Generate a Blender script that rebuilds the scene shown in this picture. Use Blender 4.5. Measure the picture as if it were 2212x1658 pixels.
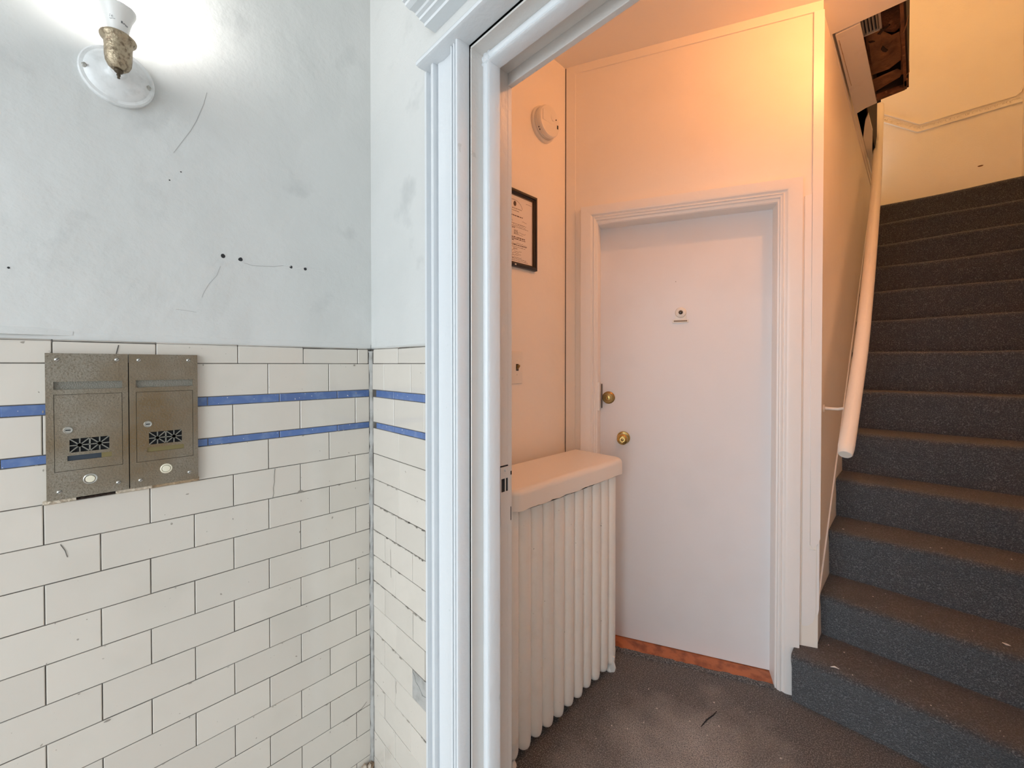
import bpy, bmesh, math, random
from mathutils import Vector, Matrix
for o in list(bpy.data.objects): bpy.data.objects.remove(o)
scene = bpy.context.scene
COL = scene.collection
R = math.radians
rnd = random.Random(7)

# ------------------------------------------------------------------ camera
cam_d = bpy.data.cameras.new('camera')
cam_d.sensor_fit = 'HORIZONTAL'; cam_d.sensor_width = 36.0
cam_d.lens = 36.0 * 874.0 / 2212.0
cam_d.shift_y = -31.0 / 2212.0
cam_d.clip_start = 0.02
cam = bpy.data.objects.new('camera', cam_d); COL.objects.link(cam)
cam.location = (1.186, -0.570, 1.35)
cam.rotation_euler = (R(90 - 0.65), 0, R(45.1))
scene.camera = cam

# ------------------------------------------------------------------ daylight and exposure
world = bpy.data.worlds.new('overcast_sky'); scene.world = world
world.use_nodes = True
bg = world.node_tree.nodes['Background']
bg.inputs[0].default_value = (0.87, 0.955, 1.02, 1)
bg.inputs[1].default_value = 5.0
pd = bpy.data.lights.new('street_doorway_portal', 'AREA')
pd.shape = 'RECTANGLE'; pd.size = 1.60; pd.size_y = 2.7
pd.cycles.is_portal = True
po = bpy.data.objects.new('street_doorway_portal', pd); COL.objects.link(po)
po.location = (1.05, -2.32, 1.35); po.rotation_euler = (R(90), 0, 0)
scene.view_settings.view_transform = 'Standard'
scene.view_settings.look = 'None'
scene.view_settings.gamma = 1.0
scene.view_settings.use_curve_mapping = False
scene.view_settings.exposure = 0.0
scene.cycles.max_bounces = 16; scene.cycles.diffuse_bounces = 14; scene.cycles.glossy_bounces = 6
SCONCE = 330.0
HALL_LAMP = (530.0, 200.0, 60.0)
UP_LAMP = (330.0, 188.0, 78.0)

# ------------------------------------------------------------------ helpers
class B:
    def __init__(s): s.bm = bmesh.new()
    def box(s, x0, x1, y0, y1, z0, z1, bev=0.0):
        t = bmesh.new()
        r = bmesh.ops.create_cube(t, size=1.0)
        for v in t.verts:
            v.co = Vector(((x0+x1)/2 + v.co.x*(x1-x0), (y0+y1)/2 + v.co.y*(y1-y0), (z0+z1)/2 + v.co.z*(z1-z0)))
        if bev: bmesh.ops.bevel(t, geom=t.edges[:], offset=bev, segments=2, profile=0.6, affect='EDGES', clamp_overlap=True)
        s.merge(t); return s
    def merge(s, t, M=None):
        mp = {}
        for v in t.verts: mp[v] = s.bm.verts.new(M @ v.co if M else v.co)
        for f in t.faces:
            try: s.bm.faces.new([mp[v] for v in f.verts])
            except ValueError: pass
        t.free()
    def prism(s, pts, axis, a, b, caps=True):
        """pts: 2D outline; axis 'x': (y,z), 'y': (x,z), 'z': (x,y); extruded from a to b"""
        def P(p, t):
            return {'x': (t, p[0], p[1]), 'y': (p[0], t, p[1]), 'z': (p[0], p[1], t)}[axis]
        A = [s.bm.verts.new(P(p, a)) for p in pts]; Bv = [s.bm.verts.new(P(p, b)) for p in pts]
        n = len(pts)
        for i in range(n): s.bm.faces.new((A[i], A[(i+1) % n], Bv[(i+1) % n], Bv[i]))
        if caps: s.bm.faces.new(A); s.bm.faces.new(Bv[::-1])
        return s
    def lathe(s, prof, M=None, n=32):
        """prof: (radius, height) along local z"""
        M = M or Matrix.Identity(4); rings = []
        for r, h in prof:
            if r < 1e-6: rings.append([s.bm.verts.new(M @ Vector((0, 0, h)))])
            else: rings.append([s.bm.verts.new(M @ Vector((r*math.cos(2*math.pi*i/n), r*math.sin(2*math.pi*i/n), h))) for i in range(n)])
        for a, b in zip(rings, rings[1:]):
            for i in range(n):
                j = (i+1) % n
                if len(a) == 1 and len(b) == 1: continue
                if len(a) == 1: s.bm.faces.new((a[0], b[i], b[j]))
                elif len(b) == 1: s.bm.faces.new((a[i], a[j], b[0]))
                else: s.bm.faces.new((a[i], a[j], b[j], b[i]))
        return s
    def tube(s, pts, rad, n=12, prof=None):
        """sweep a round (or given) section along pts"""
        pts = [Vector(p) for p in pts]; rings = []
        for i, p in enumerate(pts):
            d = (pts[min(i+1, len(pts)-1)] - pts[max(i-1, 0)]).normalized()
            u = d.cross(Vector((0, 0, 1)))
            if u.length < 1e-4: u = Vector((1, 0, 0))
            u.normalize(); w = u.cross(d).normalized()
            r = rad[i] if isinstance(rad, (list, tuple)) else rad
            rings.append([s.bm.verts.new(p + u*math.cos(2*math.pi*k/n)*r + w*math.sin(2*math.pi*k/n)*r) for k in range(n)])
        for a, b in zip(rings, rings[1:]):
            for k in range(n): s.bm.faces.new((a[k], a[(k+1) % n], b[(k+1) % n], b[k]))
        s.bm.faces.new(rings[0][::-1]); s.bm.faces.new(rings[-1])
        return s
    def poly(s, pts):
        s.bm.faces.new([s.bm.verts.new(p) for p in pts]); return s

def obj(name, b, mat, parent=None, local=False, smooth=False, angle=40):
    bm = b.bm if isinstance(b, B) else b
    if parent is not None and not local:
        bm.transform(parent.matrix_basis.inverted())
    bmesh.ops.recalc_face_normals(bm, faces=bm.faces[:])
    me = bpy.data.meshes.new(name); bm.to_mesh(me); bm.free()
    me.materials.append(mat)
    if smooth:
        for p in me.polygons: p.use_smooth = True
        try: me.set_sharp_from_angle(angle=R(angle))
        except Exception: pass
    o = bpy.data.objects.new(name, me); COL.objects.link(o)
    if parent is not None: o.parent = parent
    return o
def tag(o, label=None, cat=None, group=None, kind=None):
    if label: o['label'] = label
    if cat: o['category'] = cat
    if group: o['group'] = group
    if kind: o['kind'] = kind
    return o
def thing(name, label, cat, loc=(0, 0, 0), rz=0.0, group=None, kind=None):
    o = bpy.data.objects.new(name, None); COL.objects.link(o); o.empty_display_size = 0.05
    o.matrix_basis = Matrix.Translation(loc) @ Matrix.Rotation(rz, 4, 'Z')
    return tag(o, label, cat, group, kind)

# ------------------------------------------------------------------ materials
def mat(name, col, rough=0.5, metal=0.0, bump=None, bdist=0.002, var=None, spots=None, coat=0.0, objvar=0.0, sheen=0.0):
    """bump: list of (noise scale, weight, detail); var: (scale, colour, low, high); spots: the same for small marks"""
    m = bpy.data.materials.new(name); m.use_nodes = True
    nt = m.node_tree; N = nt.nodes; L = nt.links; bs = N['Principled BSDF']
    bs.inputs['Roughness'].default_value = rough; bs.inputs['Metallic'].default_value = metal
    if coat: bs.inputs['Coat Weight'].default_value = coat; bs.inputs['Coat Roughness'].default_value = 0.06
    if sheen: bs.inputs['Sheen Weight'].default_value = sheen; bs.inputs['Sheen Roughness'].default_value = 0.6
    geo = N.new('ShaderNodeNewGeometry')
    rgb = N.new('ShaderNodeRGB'); rgb.outputs[0].default_value = (*col, 1); cur = rgb.outputs[0]
    def noise(scale, detail=4, rg=0.55, dist=0.0):
        t = N.new('ShaderNodeTexNoise'); t.inputs['Scale'].default_value = scale; t.inputs['Detail'].default_value = detail
        t.inputs['Roughness'].default_value = rg; t.inputs['Distortion'].default_value = dist
        L.new(geo.outputs['Position'], t.inputs['Vector']); return t.outputs['Fac']
    if objvar:
        oi = N.new('ShaderNodeObjectInfo'); mr = N.new('ShaderNodeMapRange')
        mr.inputs['To Min'].default_value = 1-objvar; mr.inputs['To Max'].default_value = 1+objvar*0.5
        L.new(oi.outputs['Random'], mr.inputs['Value'])
        hs = N.new('ShaderNodeHueSaturation'); L.new(mr.outputs[0], hs.inputs['Value']); L.new(cur, hs.inputs['Color']); cur = hs.outputs[0]
    for v in ([var] if var else []) + (spots or []):
        f = noise(v[0], v[4] if len(v) > 4 else 3)
        mr = N.new('ShaderNodeMapRange'); mr.inputs['From Min'].default_value = v[2]; mr.inputs['From Max'].default_value = v[3]
        L.new(f, mr.inputs['Value'])
        mx = N.new('ShaderNodeMix'); mx.data_type = 'RGBA'; L.new(mr.outputs[0], mx.inputs['Factor'])
        L.new(cur, mx.inputs['A']); mx.inputs['B'].default_value = (*v[1], 1); cur = mx.outputs['Result']
    L.new(cur, bs.inputs['Base Color'])
    if bump:
        acc = None
        for sc, w, det in bump:
            f = noise(sc, det)
            mu = N.new('ShaderNodeMath'); mu.operation = 'MULTIPLY'; mu.inputs[1].default_value = w; L.new(f, mu.inputs[0])
            if acc is None: acc = mu.outputs[0]
            else:
                ad = N.new('ShaderNodeMath'); ad.operation = 'ADD'; L.new(acc, ad.inputs[0]); L.new(mu.outputs[0], ad.inputs[1]); acc = ad.outputs[0]
        bp = N.new('ShaderNodeBump'); bp.inputs['Strength'].default_value = 1.0; bp.inputs['Distance'].default_value = bdist
        L.new(acc, bp.inputs['Height']); L.new(bp.outputs[0], bs.inputs['Normal'])
    return m
def glow(name, col, strength):
    m = bpy.data.materials.new(name); m.use_nodes = True; nt = m.node_tree
    nt.nodes.remove(nt.nodes['Principled BSDF']); e = nt.nodes.new('ShaderNodeEmission')
    e.inputs[0].default_value = (*col, 1); e.inputs[1].default_value = strength
    nt.links.new(e.outputs[0], nt.nodes['Material Output'].inputs[0]); return m

M_PLASTER = mat('white_plaster', (.665, .665, .65), .42, bump=[(2.2, 3.0, 2), (6, 1.4, 6), (30, .16, 6)], bdist=.006,
                var=(2.2, (.61, .615, .60), .42, .72), spots=[(7, (.55, .555, .545), .60, .74, 6)])
M_TILE = mat('white_glazed_tile', (.665, .615, .55), .08, bump=[(11, 1.0, 2), (70, .12, 2)], bdist=.0010, coat=.3, objvar=.05,
             var=(5, (.61, .565, .50), .5, .8), spots=[(62, (.36, .32, .27), .775, .79, 1), (150, (.45, .41, .35), .79, .80, 1)])
M_BLUE = mat('blue_glazed_tile', (.105, .175, .385), .16, bump=[(20, 1, 2)], bdist=.001, objvar=.16,
             var=(30, (.19, .27, .45), .5, .8), spots=[(160, (.55, .56, .58), .72, .74, 1)])
M_GROUT = mat('dark_grout', (.085, .075, .065), .9, bump=[(150, 1, 4)], bdist=.001, var=(14, (.20, .185, .165), .48, .72))
M_MORTAR = mat('grey_mortar', (.43, .42, .40), .9, bump=[(60, 1, 4)], bdist=.003, var=(25, (.27, .26, .24), .45, .7))
M_TRIM = mat('white_gloss_paint', (.70, .725, .75), .28, bump=[(9, 1.2, 3), (55, .5, 4)], bdist=.0022, spots=[(26, (.60, .62, .63), .72, .75)])
M_JAMB = mat('warm_lit_trim_paint', (.67, .64, .61), .35, bump=[(9, 1.2, 3), (60, .5, 4)], bdist=.0022, spots=[(30, (.56, .55, .52), .72, .75)])  # trim paint tinted warmer, the hall's warm light put into the colour
M_CREAM = mat('cream_wall_paint', (.88, .83, .76), .5, bump=[(5, 1.2, 3), (40, .25, 4)], bdist=.0025, var=(3, (.84, .79, .72), .5, .75),
              spots=[(2.6, (.62, .58, .52), .70, .80)])
M_CEIL = mat('ceiling_paint', (.88, .84, .78), .6, bump=[(6, 1, 3)], bdist=.002)
M_DOOR = mat('door_paint', (.775, .765, .775), .38, bump=[(4, 1, 2), (80, .15, 3)], bdist=.0012, var=(2.5, (.74, .73, .738), .5, .7))
M_CASE = mat('door_casing_paint', (.86, .84, .82), .36, bump=[(10, 1, 3), (60, .3, 3)], bdist=.0015)
M_CARPET = mat('charcoal_carpet', (.026, .031, .040), .95, bump=[(300, 1.0, 3), (90, .6, 3)], bdist=.010, sheen=.3,
               var=(230, (.19, .20, .215), .50, .70, 1), spots=[(30, (.030, .033, .040), .5, .8)])
M_FLOORCARPET = mat('worn_charcoal_carpet', (.040, .041, .045), .95, bump=[(300, 1.0, 3), (90, .6, 3)], bdist=.008, sheen=.3,
               var=(230, (.30, .295, .29), .47, .68, 1))
def worn_patch(m, cx, cy, rx, ry, col):
    nt = m.node_tree; N = nt.nodes; L = nt.links; bs = N['Principled BSDF']
    src = bs.inputs['Base Color'].links[0].from_socket
    geo = N.new('ShaderNodeNewGeometry'); sub = N.new('ShaderNodeVectorMath'); sub.operation = 'SUBTRACT'; sub.inputs[1].default_value = (cx, cy, 0)
    L.new(geo.outputs['Position'], sub.inputs[0])
    dv = N.new('ShaderNodeVectorMath'); dv.operation = 'DIVIDE'; dv.inputs[1].default_value = (rx, ry, 1); L.new(sub.outputs[0], dv.inputs[0])
    ln = N.new('ShaderNodeVectorMath'); ln.operation = 'LENGTH'; L.new(dv.outputs[0], ln.inputs[0])
    no = N.new('ShaderNodeTexNoise'); no.inputs['Scale'].default_value = 7; no.inputs['Detail'].default_value = 5; L.new(geo.outputs['Position'], no.inputs['Vector'])
    nf = N.new('ShaderNodeTexNoise'); nf.inputs['Scale'].default_value = 260; nf.inputs['Detail'].default_value = 2; L.new(geo.outputs['Position'], nf.inputs['Vector'])
    ad = N.new('ShaderNodeMath'); ad.operation = 'MULTIPLY_ADD'; ad.inputs[1].default_value = 1.1; L.new(no.outputs['Fac'], ad.inputs[0]); L.new(ln.outputs['Value'], ad.inputs[2])
    mr = N.new('ShaderNodeMapRange'); mr.inputs['From Min'].default_value = 1.45; mr.inputs['From Max'].default_value = .65; L.new(ad.outputs[0], mr.inputs['Value'])
    fm = N.new('ShaderNodeMapRange'); fm.inputs['From Min'].default_value = .32; fm.inputs['From Max'].default_value = .62; L.new(nf.outputs['Fac'], fm.inputs['Value'])
    mu = N.new('ShaderNodeMath'); mu.operation = 'MULTIPLY'; L.new(mr.outputs[0], mu.inputs[0]); L.new(fm.outputs[0], mu.inputs[1])
    mx = N.new('ShaderNodeMix'); mx.data_type = 'RGBA'; L.new(mu.outputs[0], mx.inputs['Factor']); L.new(src, mx.inputs['A']); mx.inputs['B'].default_value = (*col, 1)
    L.new(mx.outputs['Result'], bs.inputs['Base Color'])
worn_patch(M_FLOORCARPET, .72, .72, .50, .56, (.66, .63, .59))
M_RAD = mat('cream_radiator_paint', (.90, .88, .83), .34, bump=[(18, 1, 3), (80, .3, 4)], bdist=.0022, var=(14, (.85, .825, .77), .52, .8),
            spots=[(60, (.42, .39, .34), .73, .76)])
M_SHELF = mat('cream_shelf_paint', (.86, .82, .76), .34, bump=[(8, 1, 3)], bdist=.002)
M_STEEL = mat('hammered_bronze_steel', (.34, .30, .245), .34, .90, bump=[(260, 1, 2)], bdist=.0007, var=(7, (.25, .175, .10), .38, .68),
              spots=[(420, (.24, .20, .15), .52, .70, 1)])
M_STEELIN = mat('slot_flap_steel', (.26, .25, .215), .42, .6, bump=[(420, 1, 2)], bdist=.0009)
M_DARK = mat('dark_void', (.012, .013, .016), .8)
M_SCREW = mat('worn_screw_steel', (.52, .50, .46), .3, .9)
M_IVORY = mat('ivory_plastic', (.78, .73, .58), .3)
M_NAME = mat('dark_name_card', (.030, .042, .060), .35)
M_NAME2 = mat('tarnished_name_strip', (.23, .185, .08), .4, .4)
M_WOODRAW = mat('raw_plaster_edge', (.47, .34, .215), .85, bump=[(50, 1, 4)], bdist=.004, var=(40, (.20, .13, .075), .5, .7))
M_WOODGREY = mat('weathered_board', (.62, .53, .42), .8, bump=[(50, 1, 4)], bdist=.003)
M_BRASS = mat('polished_brass', (.62, .43, .155), .24, 1.0, bump=[(30, 1, 2)], bdist=.0005)
M_BRASSD = mat('dull_brass', (.40, .26, .10), .36, 1.0)
M_SOCKET = mat('antique_socket_brass', (.43, .345, .235), .38, .65, bump=[(180, 1, 3)], bdist=.0016, var=(150, (.19, .135, .085), .46, .68))
M_SCONCE = mat('painted_canopy', (.74, .745, .74), .22, bump=[(30, 1, 3)], bdist=.001, var=(45, (.62, .62, .61), .5, .75))
M_BULB = mat('bulb_housing', (.80, .78, .75), .3)
M_INK = mat('grey_print', (.16, .16, .16), .6)
M_BLACK = mat('black_frame_wood', (.018, .012, .009), .3)
M_FRAMEIN = mat('frame_inner_lip', (.11, .075, .05), .35)
M_PAPER = mat('certificate_paper', (.80, .75, .71), .5)
M_PINK = mat('printed_ink', (.10, .065, .055), .6)
M_PLASTIC = mat('aged_white_plastic', (.80, .765, .70), .35)
M_THRESH = mat('orange_brown_threshold_wood', (.45, .145, .055), .4, bump=[(40, 1, 4)], bdist=.001, var=(26, (.24, .07, .03), .45, .7))
M_RUST = mat('exposed_brown_lath', (.17, .070, .030), .85, bump=[(22, 1, 5), (90, .4, 4)], bdist=.010, var=(13, (.075, .028, .014), .42, .68),
             spots=[(30, (.30, .15, .07), .60, .74)])
M_RUST2 = mat('torn_brown_paper', (.26, .125, .055), .85, bump=[(30, 1, 5)], bdist=.008, var=(16, (.15, .065, .03), .42, .7))
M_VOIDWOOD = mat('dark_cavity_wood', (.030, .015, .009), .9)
M_GRILLE = mat('grey_grille_metal', (.42, .40, .37), .45, .3)
M_STAIRWALL = mat('tan_wall_paint', (.91, .86, .77), .55, bump=[(5, 1, 3), (90, .3, 4)], bdist=.003, var=(3, (.88, .82, .73), .5, .75))
M_DRYWALL = mat('grey_white_drywall', (.74, .715, .685), .7, bump=[(30, .6, 3)], bdist=.001, var=(9, (.66, .63, .60), .55, .75))
M_RAIL = mat('cream_rail_paint', (.80, .74, .66), .35, bump=[(18, 1, 3)], bdist=.002)
M_CRUMB = mat('white_paint_crumb', (.75, .72, .68), .7)
M_PAVE = mat('grey_pavement', (.32, .32, .32), .9, bump=[(60, 1, 4)], bdist=.004)
M_HOLE = mat('nail_hole_dark', (.03, .03, .032), .9)
M_STAIN = mat('brown_damp_stain', (.30, .20, .13), .9, bump=[(60, 1, 4)], bdist=.004, var=(60, (.62, .55, .47), .42, .66))
G_BULB = glow('sconce_bulb_light', (1.0, .96, .90), SCONCE)
G_HALL = glow('hall_bulb_light', HALL_LAMP, 1.0)
G_UP = glow('upper_bulb_light', UP_LAMP, 1.0)

S = 'structure'
CZ = 2.80      # hall ceiling
# ------------------------------------------------------------------ floors
f = B().box(-.3, 2.0, -2.3, .02, -.06, 0); fv = obj('floor', f, mat('vestibule_floor_tile', (.62, .61, .58), .4, bump=[(30, 1, 3)], bdist=.001)); tag(fv, 'pale vestibule floor', kind=S)
# hall carpet, subdivided
b = B(); nx, ny = 2, 2
b.box(-.2, 1.735, .02, 1.62, -.06, 0)
fh = obj('floor', b, M_FLOORCARPET); tag(fh, 'worn charcoal hall carpet', kind=S)
g = B().box(-3, 5, -7, -2.3, -.2, -.12); tag(obj('ground', g, M_PAVE), 'grey pavement outside the entrance', kind=S)

# ------------------------------------------------------------------ vestibule shell
RZ = [1.3537, 1.2748, 1.2534, 1.1765, 1.1586]            # cap bottom, row, blue, row, blue ...
z = 1.1586
while z > 0.0:
    z -= .0779; RZ.append(max(z, 0.0))
CAPTOP = 1.404
J = .0017

wl = obj('wall_left', B().box(-.2, -.004, -2.3, .004, CAPTOP-.004, 2.9).box(-.2, -.009, -2.3, .004, -.06, CAPTOP), M_PLASTER); tag(wl, 'white plaster and tile wall with mailboxes', kind=S)
obj('grout', B().box(-.009, -.0018, -2.3, .003, 0, CAPTOP-.006), M_GROUT, wl)
wf = B().box(-.2, .46, .004, .112, CAPTOP-.004, 2.9).box(-.2, .46, .009, .112, -.06, CAPTOP)
wf.box(.46, 1.44, .004, .112, 2.075, 2.9).box(1.44, 2.0, .004, .112, -.06, 2.9)
wf = obj('wall_front', wf, M_PLASTER); tag(wf, 'narrow white plaster and tile return beside the doorway', kind=S)
obj('grout', B().box(-.003, .40, .0018, .009, 0, CAPTOP-.006), M_GROUT, wf)
tag(obj('wall_right', B().box(1.9, 2.05, -2.3, .1, -.06, 2.9), M_PLASTER), 'plain vestibule wall opposite the mailboxes', kind=S)
wb = B().box(-.2, .25, -2.42, -2.3, -.06, 2.9).box(1.85, 2.05, -2.42, -2.3, -.06, 2.9).box(.25, 1.85, -2.42, -2.3, 2.7, 2.9)
tag(obj('wall_back', wb, M_PLASTER), 'street wall with the open entrance', kind=S)
tag(obj('ceiling', B().box(-.2, 2.05, -2.42, .14, 2.88, 3.0), M_PLASTER), 'vestibule ceiling', kind=S)

# ---- tiles (each one an object)
MESH = {}
def tile_mesh(w, h, material, cap=False):
    key = (round(w, 4), round(h, 4), material.name, cap)
    if key in MESH: return MESH[key]
    e = .0011; t = .008
    bm = bmesh.new()
    if not cap:
        lv = [(0, -t), (0, -e*.9), (e, 0)]
        rings = []
        for ins, d in lv:
            rings.append([bm.verts.new(c) for c in ((ins, d, ins), (w-ins, d, ins), (w-ins, d, h-ins), (ins, d, h-ins))])
        for a, c in zip(rings, rings[1:]):
            for i in range(4): bm.faces.new((a[i], a[(i+1) % 4], c[(i+1) % 4], c[i]))
        bm.faces.new(rings[-1])
    else:                                               # bullnose cap, rounded top edge
        prof = [(-t, 0), (-e, 0), (0, e)]
        r = .013
        for k in range(7):
            a = math.pi/2*k/6; prof.append((-r + r*math.cos(a) + .0, h - r + r*math.sin(a)))
        rows = [[bm.verts.new((x, d, zz)) for d, zz in prof] for x in (0, e*.8, w-e*.8, w)]
        for v in rows[0][1:]: v.co.y -= .0008
        for v in rows[3][1:]: v.co.y -= .0008
        for a, c in zip(rows, rows[1:]):
            for i in range(len(prof)-1): bm.faces.new((a[i], a[i+1], c[i+1], c[i]))
        bm.faces.new(rows[0]); bm.faces.new(rows[-1][::-1])
    bmesh.ops.recalc_face_normals(bm, faces=bm.faces[:])
    me = bpy.data.meshes.new('tile'); bm.to_mesh(me); bm.free(); me.materials.append(material)
    if cap:
        for p in me.polygons: p.use_smooth = True
        me.set_sharp_from_angle(angle=R(35))
    MESH[key] = me; return me
def tile(parent, wall, a, c, z0, z1, material, cap=False):
    """a..c along the wall, wall 'L' (x=0, along y) or 'F' (y=0, along x)"""
    a += J/2; c -= J/2; z0 += J/2; z1 -= J/2
    if c-a < .004: return
    me = tile_mesh(round(c-a, 4), round(z1-z0, 4), material, cap)
    o = bpy.data.objects.new('tile', me); COL.objects.link(o); o.parent = parent
    jit = rnd.uniform(-.0005, .0003)
    tilt = Matrix.Rotation(rnd.uniform(-.004, .004), 4, 'Z') @ Matrix.Rotation(rnd.uniform(-.003, .003), 4, 'X')
    if wall == 'L':     # mesh x -> +y, mesh y(out) -> +x
        M = Matrix(((0, 1, 0, jit), (1, 0, 0, a), (0, 0, 1, z0), (0, 0, 0, 1)))
        # keep a proper rotation: mirror along the wall
        M = Matrix(((0, 1, 0, jit), (-1, 0, 0, c), (0, 0, 1, z0), (0, 0, 0, 1)))
    else:               # mesh y(out) -> -y
        M = Matrix(((-1, 0, 0, c), (0, -1, 0, -jit), (0, 0, 1, z0), (0, 0, 0, 1)))
    o.matrix_basis = M @ tilt
    return o
# mailbox recess in the left wall: tiles stop at the plates
MBY0, MBY1, MBZ0, MBZ1 = -.657, -.423, 1.081, 1.372
def put_L(y0, y1, z0, z1, m, cap=False):
    if z1 > MBZ0+.01 and z0 < MBZ1-.01 and y1 > MBY0 and y0 < MBY1 and not cap:
        if z0 < MBZ0: pass
        if y0 < MBY0-.004: tile(wl, 'L', y0, MBY0+.004, z0, z1, m)
        if y1 > MBY1+.004: tile(wl, 'L', MBY1-.004, y1, z0, z1, m)
        return
    tile(wl, 'L', y0, y1, z0, z1, m, cap)
KY = [-.0486 - .0766*i for i in range(0, 30)]      # half-tile joints going away from the corner
CE = -.005
for r in range(len(RZ)-1):
    z1, z0 = RZ[r], RZ[r+1]
    if z1 - z0 < .01: continue
    if r in (1, 3):
        js = [CE, -.102, -.252, -.405] + [-.56-.1525*i for i in range(12)] + [-2.3]; m = M_BLUE
    else:
        rowi = {0: 0, 2: 1, 4: 2}.get(r, r-2)
        js = [CE] + (KY[1::2] if rowi % 2 == 0 else KY[0::2]) + [-2.3]; js = [j for j in js if j >= -2.3]; m = M_TILE
    for a, c in zip(js, js[1:]): put_L(c, a, z0, z1, m)
js = [CE-.003, -.041, -.193, -.344, -.496, -.648, -.80] + [-.9525-.1525*i for i in range(9)] + [-2.3]
for a, c in zip(js, js[1:]): tile(wl, 'L', c, a, RZ[0], CAPTOP, M_TILE, True)
# return wall
FR = {0: [.009, .083, .230, .298, .35], 1: [.033, .140, .296, .35], 2: [.012, .140, .296, .35], 3: [.033, .140, .288, .294, .35], 4: [.012, .168, .31, .35]}
alt = [[.014, .168, .31, .35], [.014, .165, .30, .35], [.012, .148, .298, .35], [.012, .083, .236, .35], [.012, .145, .299, .35], [.012, .083, .238, .35],
       [.012, .148, .296, .35], [.012, .080, .236, .305, .35], [.012, .140, .30, .35], [.012, .079, .225, .35], [.012, .141, .292, .35], [.012, .079, .22, .35], [.012, .14, .29, .35], [.012, .079, .22, .35], [.012, .14, .29, .35]]
for r in range(len(RZ)-1):
    z1, z0 = RZ[r], RZ[r+1]
    if z1 - z0 < .01: continue
    js = FR.get(r) or alt[r-5]; m = M_BLUE if r in (1, 3) else M_TILE
    for a, c in zip(js, js[1:]):
        if r == 12 and abs(a-.236) < .001: continue
        tile(wf, 'F', a, c, z0, z1, m)
for a, c in zip([.016, .163, .31], [.163, .31, .35]): tile(wf, 'F', a, c, RZ[0], CAPTOP, M_TILE, True)
# broken tile low on the return wall, mortared over
z1, z0 = RZ[12], RZ[13]
obj('broken_tile', B().prism([(.237, z0+.002), (.305, z0+.002), (.305, z0+.040), (.285, z0+.034), (.268, z0+.047), (.252, z0+.052), (.246, z0+.066), (.237, z0+.070)], 'y', -.0005, .006), M_MORTAR, wf)
obj('mortar_patch', B().box(.237, .306, .0012, .006, z0+.002, z1-.002), M_MORTAR, wf)
# ragged mortar in the corner
b = B(); prev = None; zz = 0.0; segs = []
while zz < 1.40:
    segs.append((zz, .0045+rnd.uniform(-.0020, .0025), .0075+rnd.uniform(-.003, .0055)*(1.0 if zz > .8 else .45))); zz += .022
segs.append((1.392, .007, .013))
rows = []
for zz, wl_, wr in segs:
    if zz < .16: wl_ += (.16-zz)*.13; wr += (.16-zz)*.05
    rows.append([b.bm.verts.new(p) for p in ((-.008, -wl_-.002, zz), (.0012, -wl_, zz), (.0035, -.0035, zz), (wr, -.0012, zz), (wr+.002, .008, zz))])
for a, c in zip(rows, rows[1:]):
    for i in range(4): b.bm.faces.new((a[i], a[i+1], c[i+1], c[i]))
obj('corner_mortar', b, M_MORTAR, wf, smooth=True)
b = B(); n = 9                                       # crumbled base in the corner
for i in range(26):
    yy = -rnd.random()**1.5*.055; xx = rnd.random()**1.5*.03
    s_ = rnd.uniform(.006, .016)
    b.lathe([(0, -s_*.6), (s_*.8, -s_*.2), (s_, s_*.1), (s_*.5, s_*.7), (0, s_*.8)], Matrix.Translation((xx*.6+.002, yy-.002, .06+rnd.random()*.068)) @ Matrix.Rotation(rnd.random()*3, 4, 'X'), 6)
obj('crumbled_plaster', b, M_STAIN, wf)
# hairline cracks in tiles and nail holes in the plaster
def crack(parent, wall, pts, w=.0009, m=M_GROUT, d=.0007):
    b = B()
    P = (lambda a, zz, o: (o, a, zz)) if wall == 'L' else (lambda a, zz, o: (a, -o, zz))
    for (a0, z0), (a1, z1) in zip(pts, pts[1:]):
        v = Vector((a1-a0, z1-z0)).normalized(); nx_, nz_ = -v.y*w/2, v.x*w/2
        b.poly([P(a0+nx_, z0+nz_, d), P(a1+nx_, z1+nz_, d), P(a1-nx_, z1-nz_, d), P(a0-nx_, z0-nz_, d)])
    return obj('crack', b, m, parent)
crack(wl, 'L', [(-.2640, 1.0790), (-.2662, 1.058), (-.2655, 1.045), (-.2685, 1.03), (-.2675, 1.015), (-.270, 1.002)])
crack(wl, 'L', [(-.640, .998), (-.634, .984), (-.631, .970)], .0014)
crack(wl, 'L', [(-.555, 1.352+.04), (-.559, 1.372), (-.562, 1.354)], .0016)
crack(wl, 'L', [(-.09, .300), (-.035, .305), (-.018, .318)], .0012)
crack(wf, 'F', [(.119, .82), (.121, .79), (.120, .765), (.123, .74)], .0009)
crack(wf, 'F', [(.150, .455), (.147, .438), (.150, .420)], .0010)
M_CRACK = mat('plaster_crack', (.42, .42, .41), .9)
M_RIDGE = mat('plaster_ridge', (.70, .70, .69), .5)
crack(wl, 'L', [(-.4008, 1.9926), (-.4071, 1.9626), (-.4204, 1.9191), (-.4316, 1.891), (-.4435, 1.8673), (-.4625, 1.8286)], .0011, M_CRACK, -.0036)
crack(wl, 'L', [(-.3289, 1.6067), (-.311, 1.6029), (-.2905, 1.6052), (-.2641, 1.6086), (-.2401, 1.6152), (-.2222, 1.6146)], .0018, M_RIDGE, -.0034)
crack(wl, 'L', [(-.3289, 1.6050), (-.311, 1.6012), (-.2905, 1.6035), (-.2641, 1.6069), (-.2401, 1.6135)], .0008, M_CRACK, -.0036)
crack(wl, 'L', [(-.3774, 1.588), (-.3849, 1.5645), (-.3994, 1.5436), (-.4102, 1.5203), (-.4137, 1.509)], .0008, M_CRACK, -.0036)
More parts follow.
